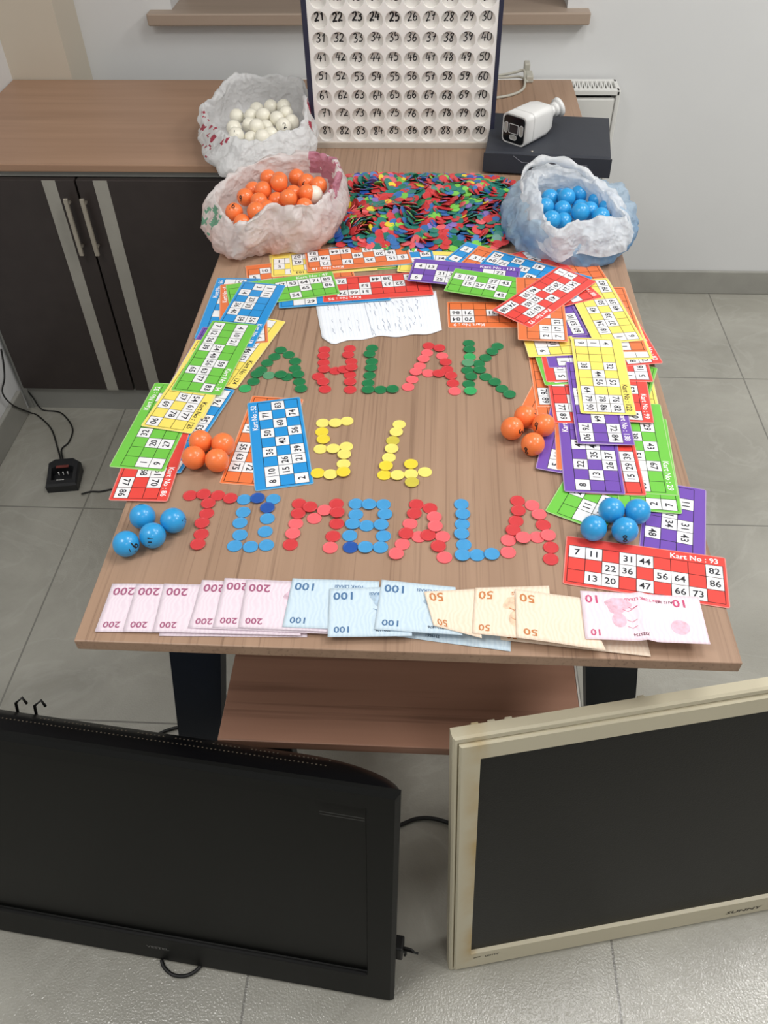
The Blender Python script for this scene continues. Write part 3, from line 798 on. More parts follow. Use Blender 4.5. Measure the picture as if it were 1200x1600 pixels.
strokes('last A in TOMBALA', G3, s8, o8, [
 ('left stroke', 'top', U('r', (939, 122), (942, 168), (932, 212), (919, 255)) + U('p', (898, 298), (897, 352))), ('crossbar', 'left', U('p', (963, 292), (1027, 284), (1075, 278))),
 ('right stroke', 'top', U('p', (1004, 142), (1034, 185)) + U('r', (1053, 230), (1088, 330), (1087, 382)))])

# ------------------------------------------------------------------ heap of counters
rnd = random.Random(21)
HX0, HX1, HY0, HY1 = -.215, .215, .955, 1.30
def heap_h(x, y):
    a = min(1, max(0, (x - HX0) / .05)) * min(1, max(0, (HX1 - x) / .05)); c = min(1, max(0, (y - HY0) / .09)) * min(1, max(0, (HY1 - y) / .07))
    return .003 + .024 * a ** .7 * c ** .7 * (0.75 + .5 * noise.noise(Vector((x * 9, y * 9, 3))))
HEAPC = ['red'] * 36 + ['teal'] * 26 + ['blue'] * 13 + ['dark blue'] * 4 + ['lime'] * 8 + ['dark green'] * 6 + ['pink'] * 4 + ['yellow'] * 3 + ['purple'] * 3
heap = []
def try_chip(x, y, lift):
    h = heap_h(x, y)
    ang = 2 * math.pi * noise.noise(Vector((x * 8 + 5, y * 8, 1.3))) * 1.6 + rnd.uniform(-.7, .7)
    tl = abs(noise.noise(Vector((x * 13, y * 13, 7.7)))) * 1.5 + .05 + rnd.uniform(-.2, .3)
    if h < .010: tl *= .3
    tl = min(max(tl, 0), 1.25)
    col = rnd.choice(HEAPC)
    z = T + max(.001, h * lift)
    zmin = T + .0004 + CHR * math.sin(tl)
    z = max(z, zmin) if lift > .9 else max(z, zmin * .999)
    heap.append((x, y, z, ang, tl, col))
def clear(x, y): return ((x + .31) / .125) ** 2 + ((y - 1.15) / .2) ** 2 > 1 and ((x - .29) / .12) ** 2 + ((y - 1.08) / .155) ** 2 > 1
# upper layer, spread by rejection so that the counters crowd without coinciding
pts = []
tries = 0
while len(pts) < 640 and tries < 60000:
    tries += 1
    x, y = rnd.uniform(HX0, HX1), rnd.uniform(HY0, HY1)
    if abs(x) > .17 and rnd.random() < .4: continue
    if abs((x - .0) / .215) ** 4 + abs((y - 1.128) / .175) ** 4 > 1: continue
    if clear(x, y) and all((x - a) ** 2 + (y - c) ** 2 > .0105 ** 2 for a, c in pts): pts.append((x, y))
for x, y in pts: try_chip(x, y, 1.0)
top_n = len(heap)
for k in range(650):
    x, y = rnd.uniform(HX0 + .01, HX1 - .01), rnd.uniform(HY0 + .01, HY1 - .01)
    if abs(x / .205) ** 4 + abs((y - 1.128) / .165) ** 4 > 1 or not clear(x, y): continue
    try_chip(x, y, rnd.uniform(.15, .8))
def chip_rot(ang, tl):
    return Matrix.Rotation(ang, 3, 'Z') @ Matrix.Rotation(tl, 3, 'X') @ Matrix.Rotation(rnd.uniform(0, 6.28), 3, 'Z')
# the counters that lie most openly on the heap are separate things
oset = set([5, 6, 11, 13, 21, 23, 27, 36, 47, 55, 58, 65, 66, 67, 84, 92, 102, 108, 117, 121, 127, 136, 137, 138, 142, 147, 150, 157, 158, 171, 177, 178, 181, 189, 193, 201, 208, 209, 211, 219, 224, 227, 230, 235, 236, 237, 239, 250, 259, 263, 268, 270, 283, 287, 305, 306, 313, 314, 316, 319, 325, 326, 327, 328, 329, 333, 336, 338, 345, 347, 348, 349, 350, 353, 369, 375, 382, 386, 391, 412, 415, 416, 418, 424, 428, 431, 434, 440, 454, 465, 474, 478, 479, 480, 482, 486, 488, 494, 498, 507, 510, 514, 520, 526, 528, 534, 535, 543, 544, 547, 549, 569, 571, 573, 584, 595, 604, 613])
stuff = MB()
keys = list(CHIP_RGB)
for i, (x, y, z, ang, tl, col) in enumerate(heap):
    Rm = chip_rot(ang, tl)
    c = Vector((x, y, z)) - Rm @ Vector((0, 0, CHT / 2))
    if i in oset:
        o = bpy.data.objects.new('counter', CHIP_MESH[col])
        o.matrix_world = Matrix.Translation(c) @ Rm.to_4x4()
        COL.objects.link(o)
        tag(o, f'{col} plastic counter lying openly on top of the mixed heap', 'counter', 'counters in the heap')
    else:
        n = 16
        rs = [[c + Rm @ Vector((r * math.cos(2 * math.pi * k / n), r * math.sin(2 * math.pi * k / n), zz)) for k in range(n)] for r, zz in ((CHR, 0), (CHR, CHT), (CHR * .84, CHT), (CHR * .8, CHT - .0002))]
        stuff.rings(rs, True, True, keys.index(col), False)
o = stuff.build('counter_heap', [CHIP_MESH[k].materials[0] for k in keys])
tag(o, 'partly buried counters that make up the mixed coloured heap', 'counters', kind='stuff')

# ------------------------------------------------------------------ balls
BR_ = .0175
BALL_RGB = {'orange': (248, 128, 66), 'blue': (46, 158, 220), 'white': (242, 238, 222)}
BALL = {k: mat('ball_' + k, c, .3, .5, var=.015, scale=40, coat=.2) for k, c in BALL_RGB.items()}
def ball(color, c, label, group, num=None, face=(0, -.75, .5), spin=0.0):
    mb = MB()
    mb.sphere((0, 0, 0), BR_)
    if num:
        d = Vector(face).normalized()
        e1 = Vector((0, 0, 1)).cross(d).normalized(); e2 = d.cross(e1)
        a1 = e1 * math.cos(spin) + e2 * math.sin(spin); a2 = -e1 * math.sin(spin) + e2 * math.cos(spin)
        def pl(x, y): return (d * BR_ + a1 * x + a2 * y).normalized() * (BR_ + .00015)
        pen(mb, num, pl, .012, .0019, 1, .05)
        if num in ('6', '9', '8', '16', '19'): ribbon(mb, [(-.005, -.0085), (.005, -.0085)], .0014, pl, 1)
    o = mb.build('tombala_ball', [BALL[color], m_ink], None, c)
    return tag(o, label, 'ball', group)
def ball_support(x, y):
    z = T + .0002
    for q, zz in placed:
        p = [Vector((x + .004 * math.cos(a), y + .004 * math.sin(a))) for a in (0, 1.57, 3.14, 4.71)]
        if overlap(p, q): z = max(z, zz)
    return z
def ball_cluster(color, items, group):
    P = [at(u, v, T + BR_ + .003) for u, v, *_ in items]
    for _ in range(60):
        for i in range(len(P)):
            for j in range(i):
                d = (P[i] - P[j]); d.z = 0
                if d.length < 2 * BR_ + .0003:
                    k = (2 * BR_ + .0004 - d.length) / 2
                    d.normalize(); P[i] += d * k; P[j] -= d * k
    for p, (u, v, lab, num, face, spin) in zip(P, items):
        ball(color, (p.x, p.y, ball_support(p.x, p.y) + BR_), lab, group, num, face, spin)
ball_cluster('orange', [
 (315, 688, 'back left orange ball of the four beside yellow card 125', None, None, 0), (346, 692, 'back right orange ball of the four beside yellow card 125', None, None, 0),
 (303, 713, 'front left orange ball of the four beside yellow card 125', None, None, 0), (338, 717, 'front right orange ball of the four beside yellow card 125', None, None, 0)], 'orange balls on the left of the desk')
ball_cluster('orange', [
 (822, 650, 'back orange ball of the four left of the purple cards', '1', (.9, -.1, .55), 1.2), (801, 667, 'left orange ball of the four left of the purple cards', '5', (.75, -.7, .15), .6),
 (848, 665, 'right orange ball of the four, with a black 9, by purple cards', '9', (-.75, -.6, .35), .5), (833, 692, 'front orange ball of the four, with a black 8', '8', (-.7, -.9, -.1), .3)], 'orange balls on the right of the desk')
ball_cluster('blue', [
 (957, 797, 'back left blue ball of the four on the green cards', None, None, 0), (995, 797, 'back right blue ball of the four on the green cards', None, None, 0),
 (928, 823, 'front left blue ball of the four above red card 93', None, None, 0), (977, 826, 'front blue ball with a black 8 above red card 93', '8', (-.12, -.85, .05), .25)], 'blue balls on the right of the desk')
ball_cluster('blue', [
 (222, 805, 'back blue ball of the four beside red card 86', '2', (-.1, .75, .7), 0), (270, 811, 'right blue ball of the four left of letter T', '4', (.95, -.1, .2), .8),
 (236, 835, 'blue ball marked 7 in front of the four beside letter T', '7', (.05, -.85, .25), -.2), (198, 847, 'leftmost blue ball of the four with a 16 on its side', '16', (.75, -.55, .2), .7)], 'blue balls on the left of the desk')

# ------------------------------------------------------------------ plastic bags
def bag_film(name, rgb, alpha, transl=.5, rgb2=None):
    m = bpy.data.materials.new(name)
    m.use_nodes = True
    nt = m.node_tree; N, K = nt.nodes.new, nt.links.new
    for n in list(nt.nodes): nt.nodes.remove(n)
    out = N('ShaderNodeOutputMaterial')
    c = (*lin(rgb), 1)
    tc = N('ShaderNodeTexCoord')
    nz = N('ShaderNodeTexNoise'); nz.inputs['Scale'].default_value = 16; nz.inputs['Detail'].default_value = 3
    K(tc.outputs['Object'], nz.inputs['Vector'])
    ad = N('ShaderNodeMixRGB'); ad.blend_type = 'ADD'; ad.inputs['Fac'].default_value = .045
    K(tc.outputs['Object'], ad.inputs['Color1']); K(nz.outputs['Color'], ad.inputs['Color2'])
    vo = N('ShaderNodeTexVoronoi'); vo.inputs['Scale'].default_value = 42
    K(ad.outputs['Color'], vo.inputs['Vector'])
    vo2 = N('ShaderNodeTexVoronoi'); vo2.inputs['Scale'].default_value = 100
    K(ad.outputs['Color'], vo2.inputs['Vector'])
    sm = N('ShaderNodeMath'); sm.operation = 'MULTIPLY_ADD'; sm.inputs[1].default_value = .45
    K(vo2.outputs['Distance'], sm.inputs[0]); K(vo.outputs['Distance'], sm.inputs[2])
    bp = N('ShaderNodeBump'); bp.inputs['Strength'].default_value = .8; bp.inputs['Distance'].default_value = .006
    K(sm.outputs[0], bp.inputs['Height'])
    p = N('ShaderNodeBsdfPrincipled'); p.inputs['Base Color'].default_value = c; p.inputs['Roughness'].default_value = .32; p.inputs['Specular IOR Level'].default_value = .5
    K(bp.outputs['Normal'], p.inputs['Normal'])
    tl = N('ShaderNodeBsdfTranslucent'); tl.inputs['Color'].default_value = c
    if rgb2:
        n2 = N('ShaderNodeTexNoise'); n2.inputs['Scale'].default_value = 15; n2.inputs['Detail'].default_value = 3
        K(tc.outputs['Object'], n2.inputs['Vector'])
        r2 = N('ShaderNodeValToRGB'); r2.color_ramp.elements[0].position = .36; r2.color_ramp.elements[1].position = .62
        K(n2.outputs['Fac'], r2.inputs['Fac'])
        sp = N('ShaderNodeSeparateXYZ'); K(tc.outputs['Object'], sp.inputs[0])
        mr = N('ShaderNodeMapRange'); mr.inputs['From Min'].default_value = .075; mr.inputs['From Max'].default_value = .025
        K(sp.outputs['Z'], mr.inputs['Value'])
        mu = N('ShaderNodeMath'); mu.operation = 'MULTIPLY'; K(r2.outputs['Color'], mu.inputs[0]); K(mr.outputs[0], mu.inputs[1])
        cm = N('ShaderNodeMixRGB'); cm.inputs['Color1'].default_value = c; cm.inputs['Color2'].default_value = (*lin(rgb2), 1)
        K(mu.outputs[0], cm.inputs['Fac']); K(cm.outputs['Color'], p.inputs['Base Color']); K(cm.outputs['Color'], tl.inputs['Color'])
    m1 = N('ShaderNodeMixShader'); m1.inputs[0].default_value = transl
    K(p.outputs[0], m1.inputs[1]); K(tl.outputs[0], m1.inputs[2])
    tr = N('ShaderNodeBsdfTransparent'); tr.inputs['Color'].default_value = (1, 1, 1, 1)
    m2 = N('ShaderNodeMixShader'); m2.inputs[0].default_value = alpha
    K(tr.outputs[0], m2.inputs[1]); K(m1.outputs[0], m2.inputs[2])
    K(m2.outputs[0], out.inputs['Surface'])
    return m
def loft_bag(rings, n=230, per=9, amp=None, freq=26, seed=0, close=None, mat_of=None, cen=None):
    """rings of control points (outside bottom to inside); crumpled by noise along the normals"""
    R_ = [ring_curve(r, n) for r in rings]
    rows = []
    rowt = []
    for i in range(len(R_) - 1):
        for k in range(per):
            t = k / per
            a, bb, c, d = R_[max(i - 1, 0)], R_[i], R_[i + 1], R_[min(i + 2, len(R_) - 1)]
            rows.append([crom(a[j], bb[j], c[j], d[j], t) for j in range(n)]); rowt.append(i + t)
    rows.append(R_[-1]); rowt.append(len(R_) - 1.0)
    out = []
    for ri, row in enumerate(rows):
        new = []
        A = amp(rowt[ri]) if amp else 0
        for j, p in enumerate(row):
            tu = row[(j + 1) % n] - row[j - 1]
            tv = rows[min(ri + 1, len(rows) - 1)][j] - rows[max(ri - 1, 0)][j]
            nn = tu.cross(tv)
            nn = nn.normalized() if nn.length > 1e-9 else Vector((0, 0, 1))
            q = p * freq + Vector((seed * 7.3, seed, -seed))
            rid = 1 - 2 * abs(noise.noise(q))
            fine = noise.noise(q * 2.7)
            th = noise.noise(Vector((j / n * 34, rowt[ri] * 1.1, seed)))   # gathered pleats
            rid2 = 1 - 2 * abs(noise.noise(q * 2.1 + Vector((9, 2, 4))))
            new.append(p + nn * A * (.6 * rid + .4 * rid2 + .15 * fine + .8 * th - .35) + Vector((0, 0, A * .9 * noise.noise(Vector((j / n * 19, seed, rowt[ri] * .5))) * (1 if rowt[ri] > 1.2 else 0))))
        out.append(new)
    mb = MB()
    rs = [[Vector(p) - cen for p in r] for r in out]
    for r in rs:
        for p in r:
            if p.z < .0008: p.z = .0008
    mb.rings(rs, close in ('both', 'first'), close in ('both', 'last'), 0, True)
    if mat_of:
        nf = (len(rs) - 1) * n
        for fi in range(nf):
            ri, j = divmod(fi, n)
            ctr = rs[ri][j] + cen
            mb.m[fi] = mat_of(j / n * len(rings[0]), rowt[ri], ctr)
    return mb
def px(lst): return [at(u, v, z) for u, v, z in lst]
def shrink(r, k, z, c=None):
    c = c or sum((Vector(p) for p in r), Vector()) / len(r)
    return [Vector((c.x + (p.x - c.x) * k, c.y + (p.y - c.y) * k, z if not callable(z) else z(p))) for p in r]
def relax_balls(P, it=80):
    for _ in range(it):
        for i in range(len(P)):
            for j in range(i):
                d = P[i] - P[j]
                if d.length < 2 * BR_ + .0002:
                    k = (2 * BR_ + .0003 - d.length) / 2
                    d.normalize(); P[i] += d * k; P[j] -= d * k
    return P
def bag_balls(color, lst, off, sc, zf, rows, where, group, nums):
    items = [(off[0] + x / sc, off[1] + y / sc) for x, y in lst]
    P = relax_balls([at(u, v, zf(u, v)) for u, v in items])
    # rows from the back for the descriptions
    idx = sorted(range(len(items)), key=lambda i: items[i][1])
    per = math.ceil(len(idx) / rows)
    names = ['back', 'second', 'third', 'fourth', 'front'] if rows == 5 else ['back', 'second', 'third', 'front']
    for r in range(rows):
        line = sorted(idx[r * per:(r + 1) * per], key=lambda i: items[i][0])
        for k, i in enumerate(line):
            nm = nums.get(i)
            ball(color, P[i], f'{color} ball {ORD[k]} from left in the {names[r]} row inside {where}', group, *(nm or (None, None, 0)))
    return P

# orange ball bag
rim = px([(335, 305, .832), (352, 338, .835), (382, 350, .84), (424, 322, .85), (462, 323, .85), (497, 318, .846), (520, 292, .85), (527, 256, .862), (498, 240, .862), (450, 242, .862), (402, 251, .86), (357, 277, .848)])
bul = px([(318, 342, .79), (331, 378, .783), (365, 402, .77), (402, 393, .765), (446, 391, .765), (502, 381, .77), (538, 332, .79), (541, 292, .80), (508, 264, .80), (450, 264, .80), (396, 274, .80), (343, 302, .80)])
mid = [(a * .45 + c * .55) + Vector((0, 0, .004)) for a, c in zip(bul, rim)]
c0 = sum(bul, Vector()) / 12
base = shrink(bul, .82, .7508)
cenv = Vector((c0.x, c0.y, T))
ins = shrink(rim, .96, lambda p: p.z - .014)
flo = shrink(rim, .95, .788)
flo2 = shrink(rim, .3, .780)
m_ofilm = bag_film('white_bag_film', (250, 246, 245), .92, .45, (236, 196, 182))
m_pink = bag_film('pink_print', (208, 140, 160), .95, .3)
m_gprint = bag_film('green_print', (110, 172, 142), .95, .3)
def omat(a, r, p):
    nz = noise.noise(p * 42)
    if 5.6 < a < 8.3 and r > 2.1 and nz > -.12 and noise.noise(p * 21 + Vector((4, 0, 0))) > -.25: return 1
    if (a < .9 or a > 11.5) and 1.2 < r < 2.7 and noise.noise(Vector((p.x * 90, p.y * 25, p.z * 150))) > .12: return 2
    return 0
mb = loft_bag([base, bul, mid, rim, ins, flo, flo2], amp=lambda t: .0085 if t < 3 else (.006 if t < 4 else .002), seed=1, close='both', mat_of=omat, cen=cenv)
o = mb.build('plastic_bag', [m_ofilm, m_pink, m_gprint], None, cenv)
tag(o, 'white plastic bag with pink and green print holding orange balls', 'bag')
ol = [(480, 795), (545, 815), (655, 790), (722, 822), (785, 838), (335, 912), (400, 872), (452, 880), (553, 855), (622, 880), (692, 900), (430, 928), (522, 918), (615, 925), (695, 950), (468, 985), (272, 1012), (382, 1015), (325, 1052)]
bag_balls('orange', ol, (300, 80), 4.0, lambda u, v: .824 + .006 * math.sin(u * 1.7 + v), 4, 'the bag with pink print', 'orange balls in the bag', {16: ('16', (-.1, -.3, .9), .3), 5: ('19', (-.5, -.7, .2), .2), 3: ('6', (-.2, -.9, .2), 0)})
ball('white', at(491, 304, .822), 'white ball among orange balls in the bag with pink print', None)

# blue ball bag
rim = px([(842, 300, .85), (848, 330, .845), (866, 356, .84), (903, 346, .84), (938, 340, .84), (976, 338, .84), (964, 322, .85), (947, 302, .855), (928, 286, .86), (892, 274, .86), (858, 270, .86), (838, 278, .858)])
hem = px([(814, 300, .835), (826, 350, .815), (864, 406, .775), (905, 396, .785), (942, 402, .782), (981, 386, .79), (988, 346, .82), (966, 308, .842), (936, 283, .85), (892, 266, .85), (852, 261, .85), (822, 272, .85)])
bul = px([(784, 325, .79), (796, 369, .775), (825, 394, .765), (880, 413, .76), (930, 415, .76), (984, 384, .775), (992, 340, .795), (976, 303, .80), (940, 290, .80), (890, 282, .80), (846, 278, .80), (800, 300, .80)])
c0 = sum(bul, Vector()) / 12
cenv = Vector((c0.x, c0.y, T))
def clampx(r): return [Vector((min(p.x, .392), p.y, p.z)) for p in r]
base = clampx(shrink(bul, .84, .7508))
mid = [(a * .5 + c * .5) + Vector((0, 0, .006)) for a, c in zip(bul, rim)]
lip = shrink(rim, 1.03, lambda p: p.z - .012)
m_bfilm = bag_film('blue_tinted_film', (208, 228, 243), .88, .45, (120, 178, 226))
m_bwhite = bag_film('white_bag_rim', (246, 248, 250), .92, .45)
bagr = empty('plastic_bag', cenv, 'white plastic bag with folded rim and handle holding blue balls', 'bag')
mb = loft_bag([base, bul, mid, lip], amp=lambda t: .008, seed=2, close='first', cen=cenv)
mb.build('body', m_bfilm, bagr)
ins = shrink(rim, .97, lambda p: p.z - .014)
flo = shrink(rim, .96, .786)
flo2 = shrink(rim, .3, .78)
hm = [(a * .5 + c * .5) + Vector((0, 0, .006)) for a, c in zip(hem, rim)]
mb = loft_bag([hem, hm, rim, ins, flo, flo2], amp=lambda t: .007 if t < 2.2 else .003, seed=5, close='last', cen=cenv)
mb.build('rim', m_bwhite, bagr)
mb = MB()
hp = curve(px([(818, 300, .845), (814, 282, .858), (828, 260, .872), (856, 251, .882), (892, 258, .880), (918, 274, .868), (940, 292, .852)]), 6)
vs = []
for i, p in enumerate(hp):
    w = .009 + .003 * math.sin(i * .9)
    vs += [p + Vector((0, .006, -w)) - cenv, p + Vector((0, 0, -w * .2)) - cenv, p + Vector((0, .004, w)) - cenv, p + Vector((0, .009, w * .1)) - cenv]
n = 4
mb.add(vs, [(i * n + k, i * n + (k + 1) % n, (i + 1) * n + (k + 1) % n, (i + 1) * n + k) for i in range(len(hp) - 1) for k in range(n)], 0, True)
mb.build('handle', m_bwhite, bagr)
bl = [(600, 940), (520, 985), (625, 1000), (718, 968), (805, 1005), (490, 1045), (592, 1065), (720, 1028), (868, 1058), (525, 1130), (612, 1115), (706, 1085), (790, 1065), (868, 1112), (940, 1120)]
bag_balls('blue', bl, (740, 80), 4.286, lambda u, v: .825 + .005 * math.sin(u * 1.3 + v), 4, 'the blue-tinted bag', 'blue balls in the bag', {3: ('6', (.6, .1, .8), 0), 10: ('6', (.9, -.45, .1), .4)})

# white ball bag
rim = px([(318, 168, .83), (344, 206, .83), (372, 219, .83), (405, 219, .83), (436, 209, .832), (467, 198, .84), (478, 170, .86), (468, 124, .872), (430, 118, .872), (392, 117, .872), (362, 120, .87), (336, 149, .85)])
bul = px([(313, 192, .80), (316, 234, .785), (350, 272, .775), (400, 272, .77), (450, 262, .77), (492, 232, .79), (492, 200, .80), (478, 165, .80), (440, 150, .80), (395, 148, .80), (360, 150, .80), (325, 168, .80)])
c0 = sum(bul, Vector()) / 12
cenv = Vector((c0.x, c0.y, T))
base = shrink(bul, .8, .7508)
mid = [(a * .5 + c * .5) + Vector((0, 0, .004)) for a, c in zip(bul, rim)]
ins = shrink(rim, .96, lambda p: p.z - .016)
flo = shrink(rim, .94, .79)
flo2 = shrink(rim, .3, .78)
m_wfilm = bag_film('clear_white_film', (250, 251, 252), .88, .4)
m_red = bag_film('red_print', (186, 60, 84), .95, .3)
def wmat(a, r, p):
    if (a < 1.6 or a > 11.6) and 1.0 < r < 2.9 and noise.noise(Vector((p.x * 60, p.y * 60, p.z * 45))) > .3: return 1
    if 5.3 < a < 6.6 and 1.5 < r < 2.9 and noise.noise(Vector((p.x * 40, p.y * 40, p.z * 40 + 3))) > .25: return 1
    return 0
mb = loft_bag([base, bul, mid, rim, ins, flo, flo2], amp=lambda t: .007 if t < 4 else .002, seed=9, close='both', mat_of=wmat, cen=cenv)
o = mb.build('plastic_bag', [m_wfilm, m_red], None, cenv)
tag(o, 'translucent white plastic bag with red print holding white balls', 'bag')
wl = [(280, 408), (262, 480), (300, 528), (375, 408), (355, 462), (408, 365), (452, 418), (415, 490), (466, 458), (490, 505), (355, 535), (528, 428), (555, 475), (498, 350), (568, 348), (585, 392), (615, 442), (440, 538)]
bag_balls('white', wl, (300, 80), 4.0, lambda u, v: .822 + .005 * math.sin(u * 1.9 + v), 4, 'the red-printed bag', 'white balls in the bag', {2: ('1', (.1, -.6, .5), .5), 12: ('2', (.3, -.8, .3), .2), 0: ('1', (.8, .1, .4), 1.2), 6: ('7', (.3, .3, .9), 0), 4: ('2', (-.6, -.2, .7), .4)})

# ------------------------------------------------------------------ number board
bd = empty('number_board', (-.26, 1.4583, T), 'white tombala board with round numbered holes and navy edges', 'board', rot=(.026, 0, .0069))
PIT, HR = .0406, .0182
BX0, BZ0 = .0255, .0340
BW, BH = BX0 * 2 + 9 * PIT - .002, BZ0 * 1.0 + 8 * PIT + .026
DEP = .010
m_board = mat('board_white', (242, 239, 235), .5, .3, var=.02, scale=20)
m_boardback = mat('board_back', (232, 229, 224), .6, .3, var=.03, scale=20)
m_navy = mat('navy_edge', (42, 44, 66), .5, var=.04)
b = MB()
xs = [0] + [BX0 + PIT * (i + .5) for i in range(9)] + [BW]
z_lo = .014
zs = [z_lo] + [BZ0 + PIT * (i + .5) for i in range(8)] + [BH]
NH = 28
for i in range(10):
    for j in range(9):
        cx, cz = BX0 + PIT * i, BZ0 + PIT * j
        x0, x1, z0, z1 = xs[i], xs[i + 1], zs[j], zs[j + 1]
        ring, sq, inn = [], [], []
        for k in range(NH):
            a = 2 * math.pi * (k + .5) / NH
            dx, dz = math.cos(a), math.sin(a)
            ring.append((cx + HR * dx, 0, cz + HR * dz)); inn.append((cx + HR * dx, DEP, cz + HR * dz))
            tx = ((x1 - cx) / dx if dx > 0 else (x0 - cx) / dx) if abs(dx) > 1e-9 else 1e9
            tz = ((z1 - cz) / dz if dz > 0 else (z0 - cz) / dz) if abs(dz) > 1e-9 else 1e9
            t = min(tx, tz)
            sq.append((cx + dx * t, 0, cz + dz * t))
        # corners belong to the outer loop
        v = ring + sq + inn
        f = []
        for k in range(NH):
            k2 = (k + 1) % NH
            f.append((k, k2, NH + k2, NH + k)); f.append((k2, k, 2 * NH + k, 2 * NH + k2))
        b.add(v, f, 0)
        for (qx, qz, a) in ((x1, z1, 1), (x0, z1, 3), (x0, z0, 5), (x1, z0, 7)):
            best = sorted(range(NH), key=lambda k: (sq[k][0] - qx) ** 2 + (sq[k][2] - qz) ** 2)[:2]
            b.add([sq[best[0]], sq[best[1]], (qx, 0, qz)], [(0, 1, 2)], 0)
b.quad((0, 0, z_lo), (BW, 0, z_lo), (BW, DEP, z_lo), (0, DEP, z_lo)); b.quad((0, 0, BH), (BW, 0, BH), (BW, DEP, BH), (0, DEP, BH))
b.build('front_plate', m_board, bd)
b = MB()
b.box(0, BW, DEP, .032, z_lo, BH, 0)
rnd2 = random.Random(5)
for i in range(10):
    for j in range(9):
        num = str((8 - j) * 10 + i + 1)
        cx, cz = BX0 + PIT * i + rnd2.uniform(-.0015, .0015), BZ0 + PIT * j + .0042 + rnd2.uniform(-.0012, .0012)
        rot = rnd2.uniform(-.05, .22)
        def pl(x, y): return (cx + x * math.cos(rot) - y * math.sin(rot), DEP - .0003, cz + x * math.sin(rot) + y * math.cos(rot))
        bold = .0035 if (num in ('11', '12', '13', '14', '15', '21', '22', '23', '24', '25')) else .0023
        pen(b, num, pl, .0175, bold, 1)
b.build('numbered_backing', [m_boardback, m_ink], bd)
b = MB(); b.box(-.012, 0, -.001, .033, .003, BH + .002, bev=.0015); b.build('side_rail', m_navy, bd)
b = MB(); b.box(BW, BW + .010, -.001, .033, .012, BH + .002, bev=.0015); b.build('side_rail', m_navy, bd)
b = MB(); b.box(-.0, BW, -.004, .034, .0002, z_lo, bev=.001); b.build('bottom_rail', mat('pale_rail', (190, 180, 168), .5, var=.05), bd)

# ------------------------------------------------------------------ recorder box and camera
dv = empty('video_recorder', (.290, 1.425, T), 'flat black video recorder box at the far right desk corner', 'recorder', rot=(0, 0, math.radians(-6.5)))
m_dvr = mat('recorder_metal', (52, 55, 63), .5, .4, .1, var=.04, scale=50, bump=.06, bscale=600)
b = MB()
w, d, h = .142, .118, .046
def prof(x, k):  # side outline, front to back
    return [(x, -d + .004, .004), (x, -d - .004, .012), (x, -d + .004, h - .004), (x, -d + .012, h), (x, d, h), (x, d, .004)]
b.rings([prof(-w + .003, 0), prof(w - .003, 0)], True, True, 0, False)
b.build('case', m_dvr, dv)
b = MB()
fz0, fz1 = .010, .040
def fy(z): return (-d - .004 + (z - .012) * (.008 / (h - .016))) - .0012
b.add([(-w, fy(.006), .006), (w, fy(.006), .006), (w, fy(.043), .043), (-w, fy(.043), .043), (-w, fy(.006) + .006, .006), (w, fy(.006) + .006, .006), (w, fy(.043) + .006, .043), (-w, fy(.043) + .006, .043)],
      [(0, 1, 2, 3), (0, 4, 5, 1), (3, 2, 6, 7), (0, 3, 7, 4), (1, 5, 6, 2)], 0)
ribbon(b, [(-.075, .041), (-.055, .029), (-.02, .029), (.09, .029)], .0012, lambda x, z: (x, fy(z) - .0006, z), 1)
for k, x in enumerate((.045, .056, .067, .080)):
    for i in range(3): ribbon(b, [(x + i * .0028 - .004, .0245), (x + i * .0028 - .0022, .0245)], .0016, lambda xx, z: (xx, fy(z) - .0006, z), 1)
for x in (.052, .075): ribbon(b, [(x, .017), (x + .005, .017)], .0012, lambda xx, z: (xx, fy(z) - .0006, z), 1)
b.build('front_panel', [mat('recorder_fascia', (36, 38, 46), .4, var=.04), mat('panel_marks', (120, 122, 130), .5, var=.03)], dv)
b = MB(); b.tube([(-.035, -d + .02, h - .0005), (-.035, -d + .02, h + .0008)], .003, 12); b.build('screw', m_steel, dv)
for x in (-.12, .12):
    for y in (-.09, .09):
        b = MB(); b.tube([(x, y, 0), (x, y, .005)], .009, 12); b.build('foot', m_black, dv)

# camera lying on the recorder
CZ = T + .046 + .033
front = at(803, 203, CZ); rear = at(846, 182, CZ)
ax = Vector((rear.x - front.x, rear.y - front.y, 0)).normalized()
camr = empty('security_camera', (front.x, front.y, T + .0462), 'white bullet security camera with black face lying on the recorder', 'camera', rot=(0, 0, math.atan2(ax.y, ax.x) - math.pi / 2))
def rrect(w, h, r, y, cz, n=5):
    pts = []
    for cx, c2, a0 in ((w - r, h - r, 0), (-w + r, h - r, 90), (-w + r, -h + r, 180), (w - r, -h + r, 270)):
        for k in range(n):
            a = math.radians(a0 + 90 * k / (n - 1))
            pts.append((cx + r * math.cos(a), y, cz + c2 + r * math.sin(a)))
    return pts
cz = .033
b = MB()
b.rings([rrect(.031, .031, .009, .001, cz), rrect(.0325, .0325, .011, 0, cz), rrect(.0325, .0325, .011, .045, cz), rrect(.0325, .0325, .013, .088, cz), rrect(.029, .029, .014, .108, cz), rrect(.022, .023, .014, .118, cz)], True, True, 0, True)
b.build('housing', m_white, camr)
b = MB(); b.rings([rrect(.0329, .0329, .0112, .030, cz), rrect(.0329, .0329, .0112, .0308, cz)], False, False, 0, False); b.build('seam', mat('seam_grey', (150, 150, 148), .5, var=.02), camr)
b = MB(); b.rings([rrect(.0285, .0285, .009, .0012, cz), rrect(.0285, .0285, .009, -.0012, cz)], True, True, 0, False)
face = b.build('face', m_gloss, camr)
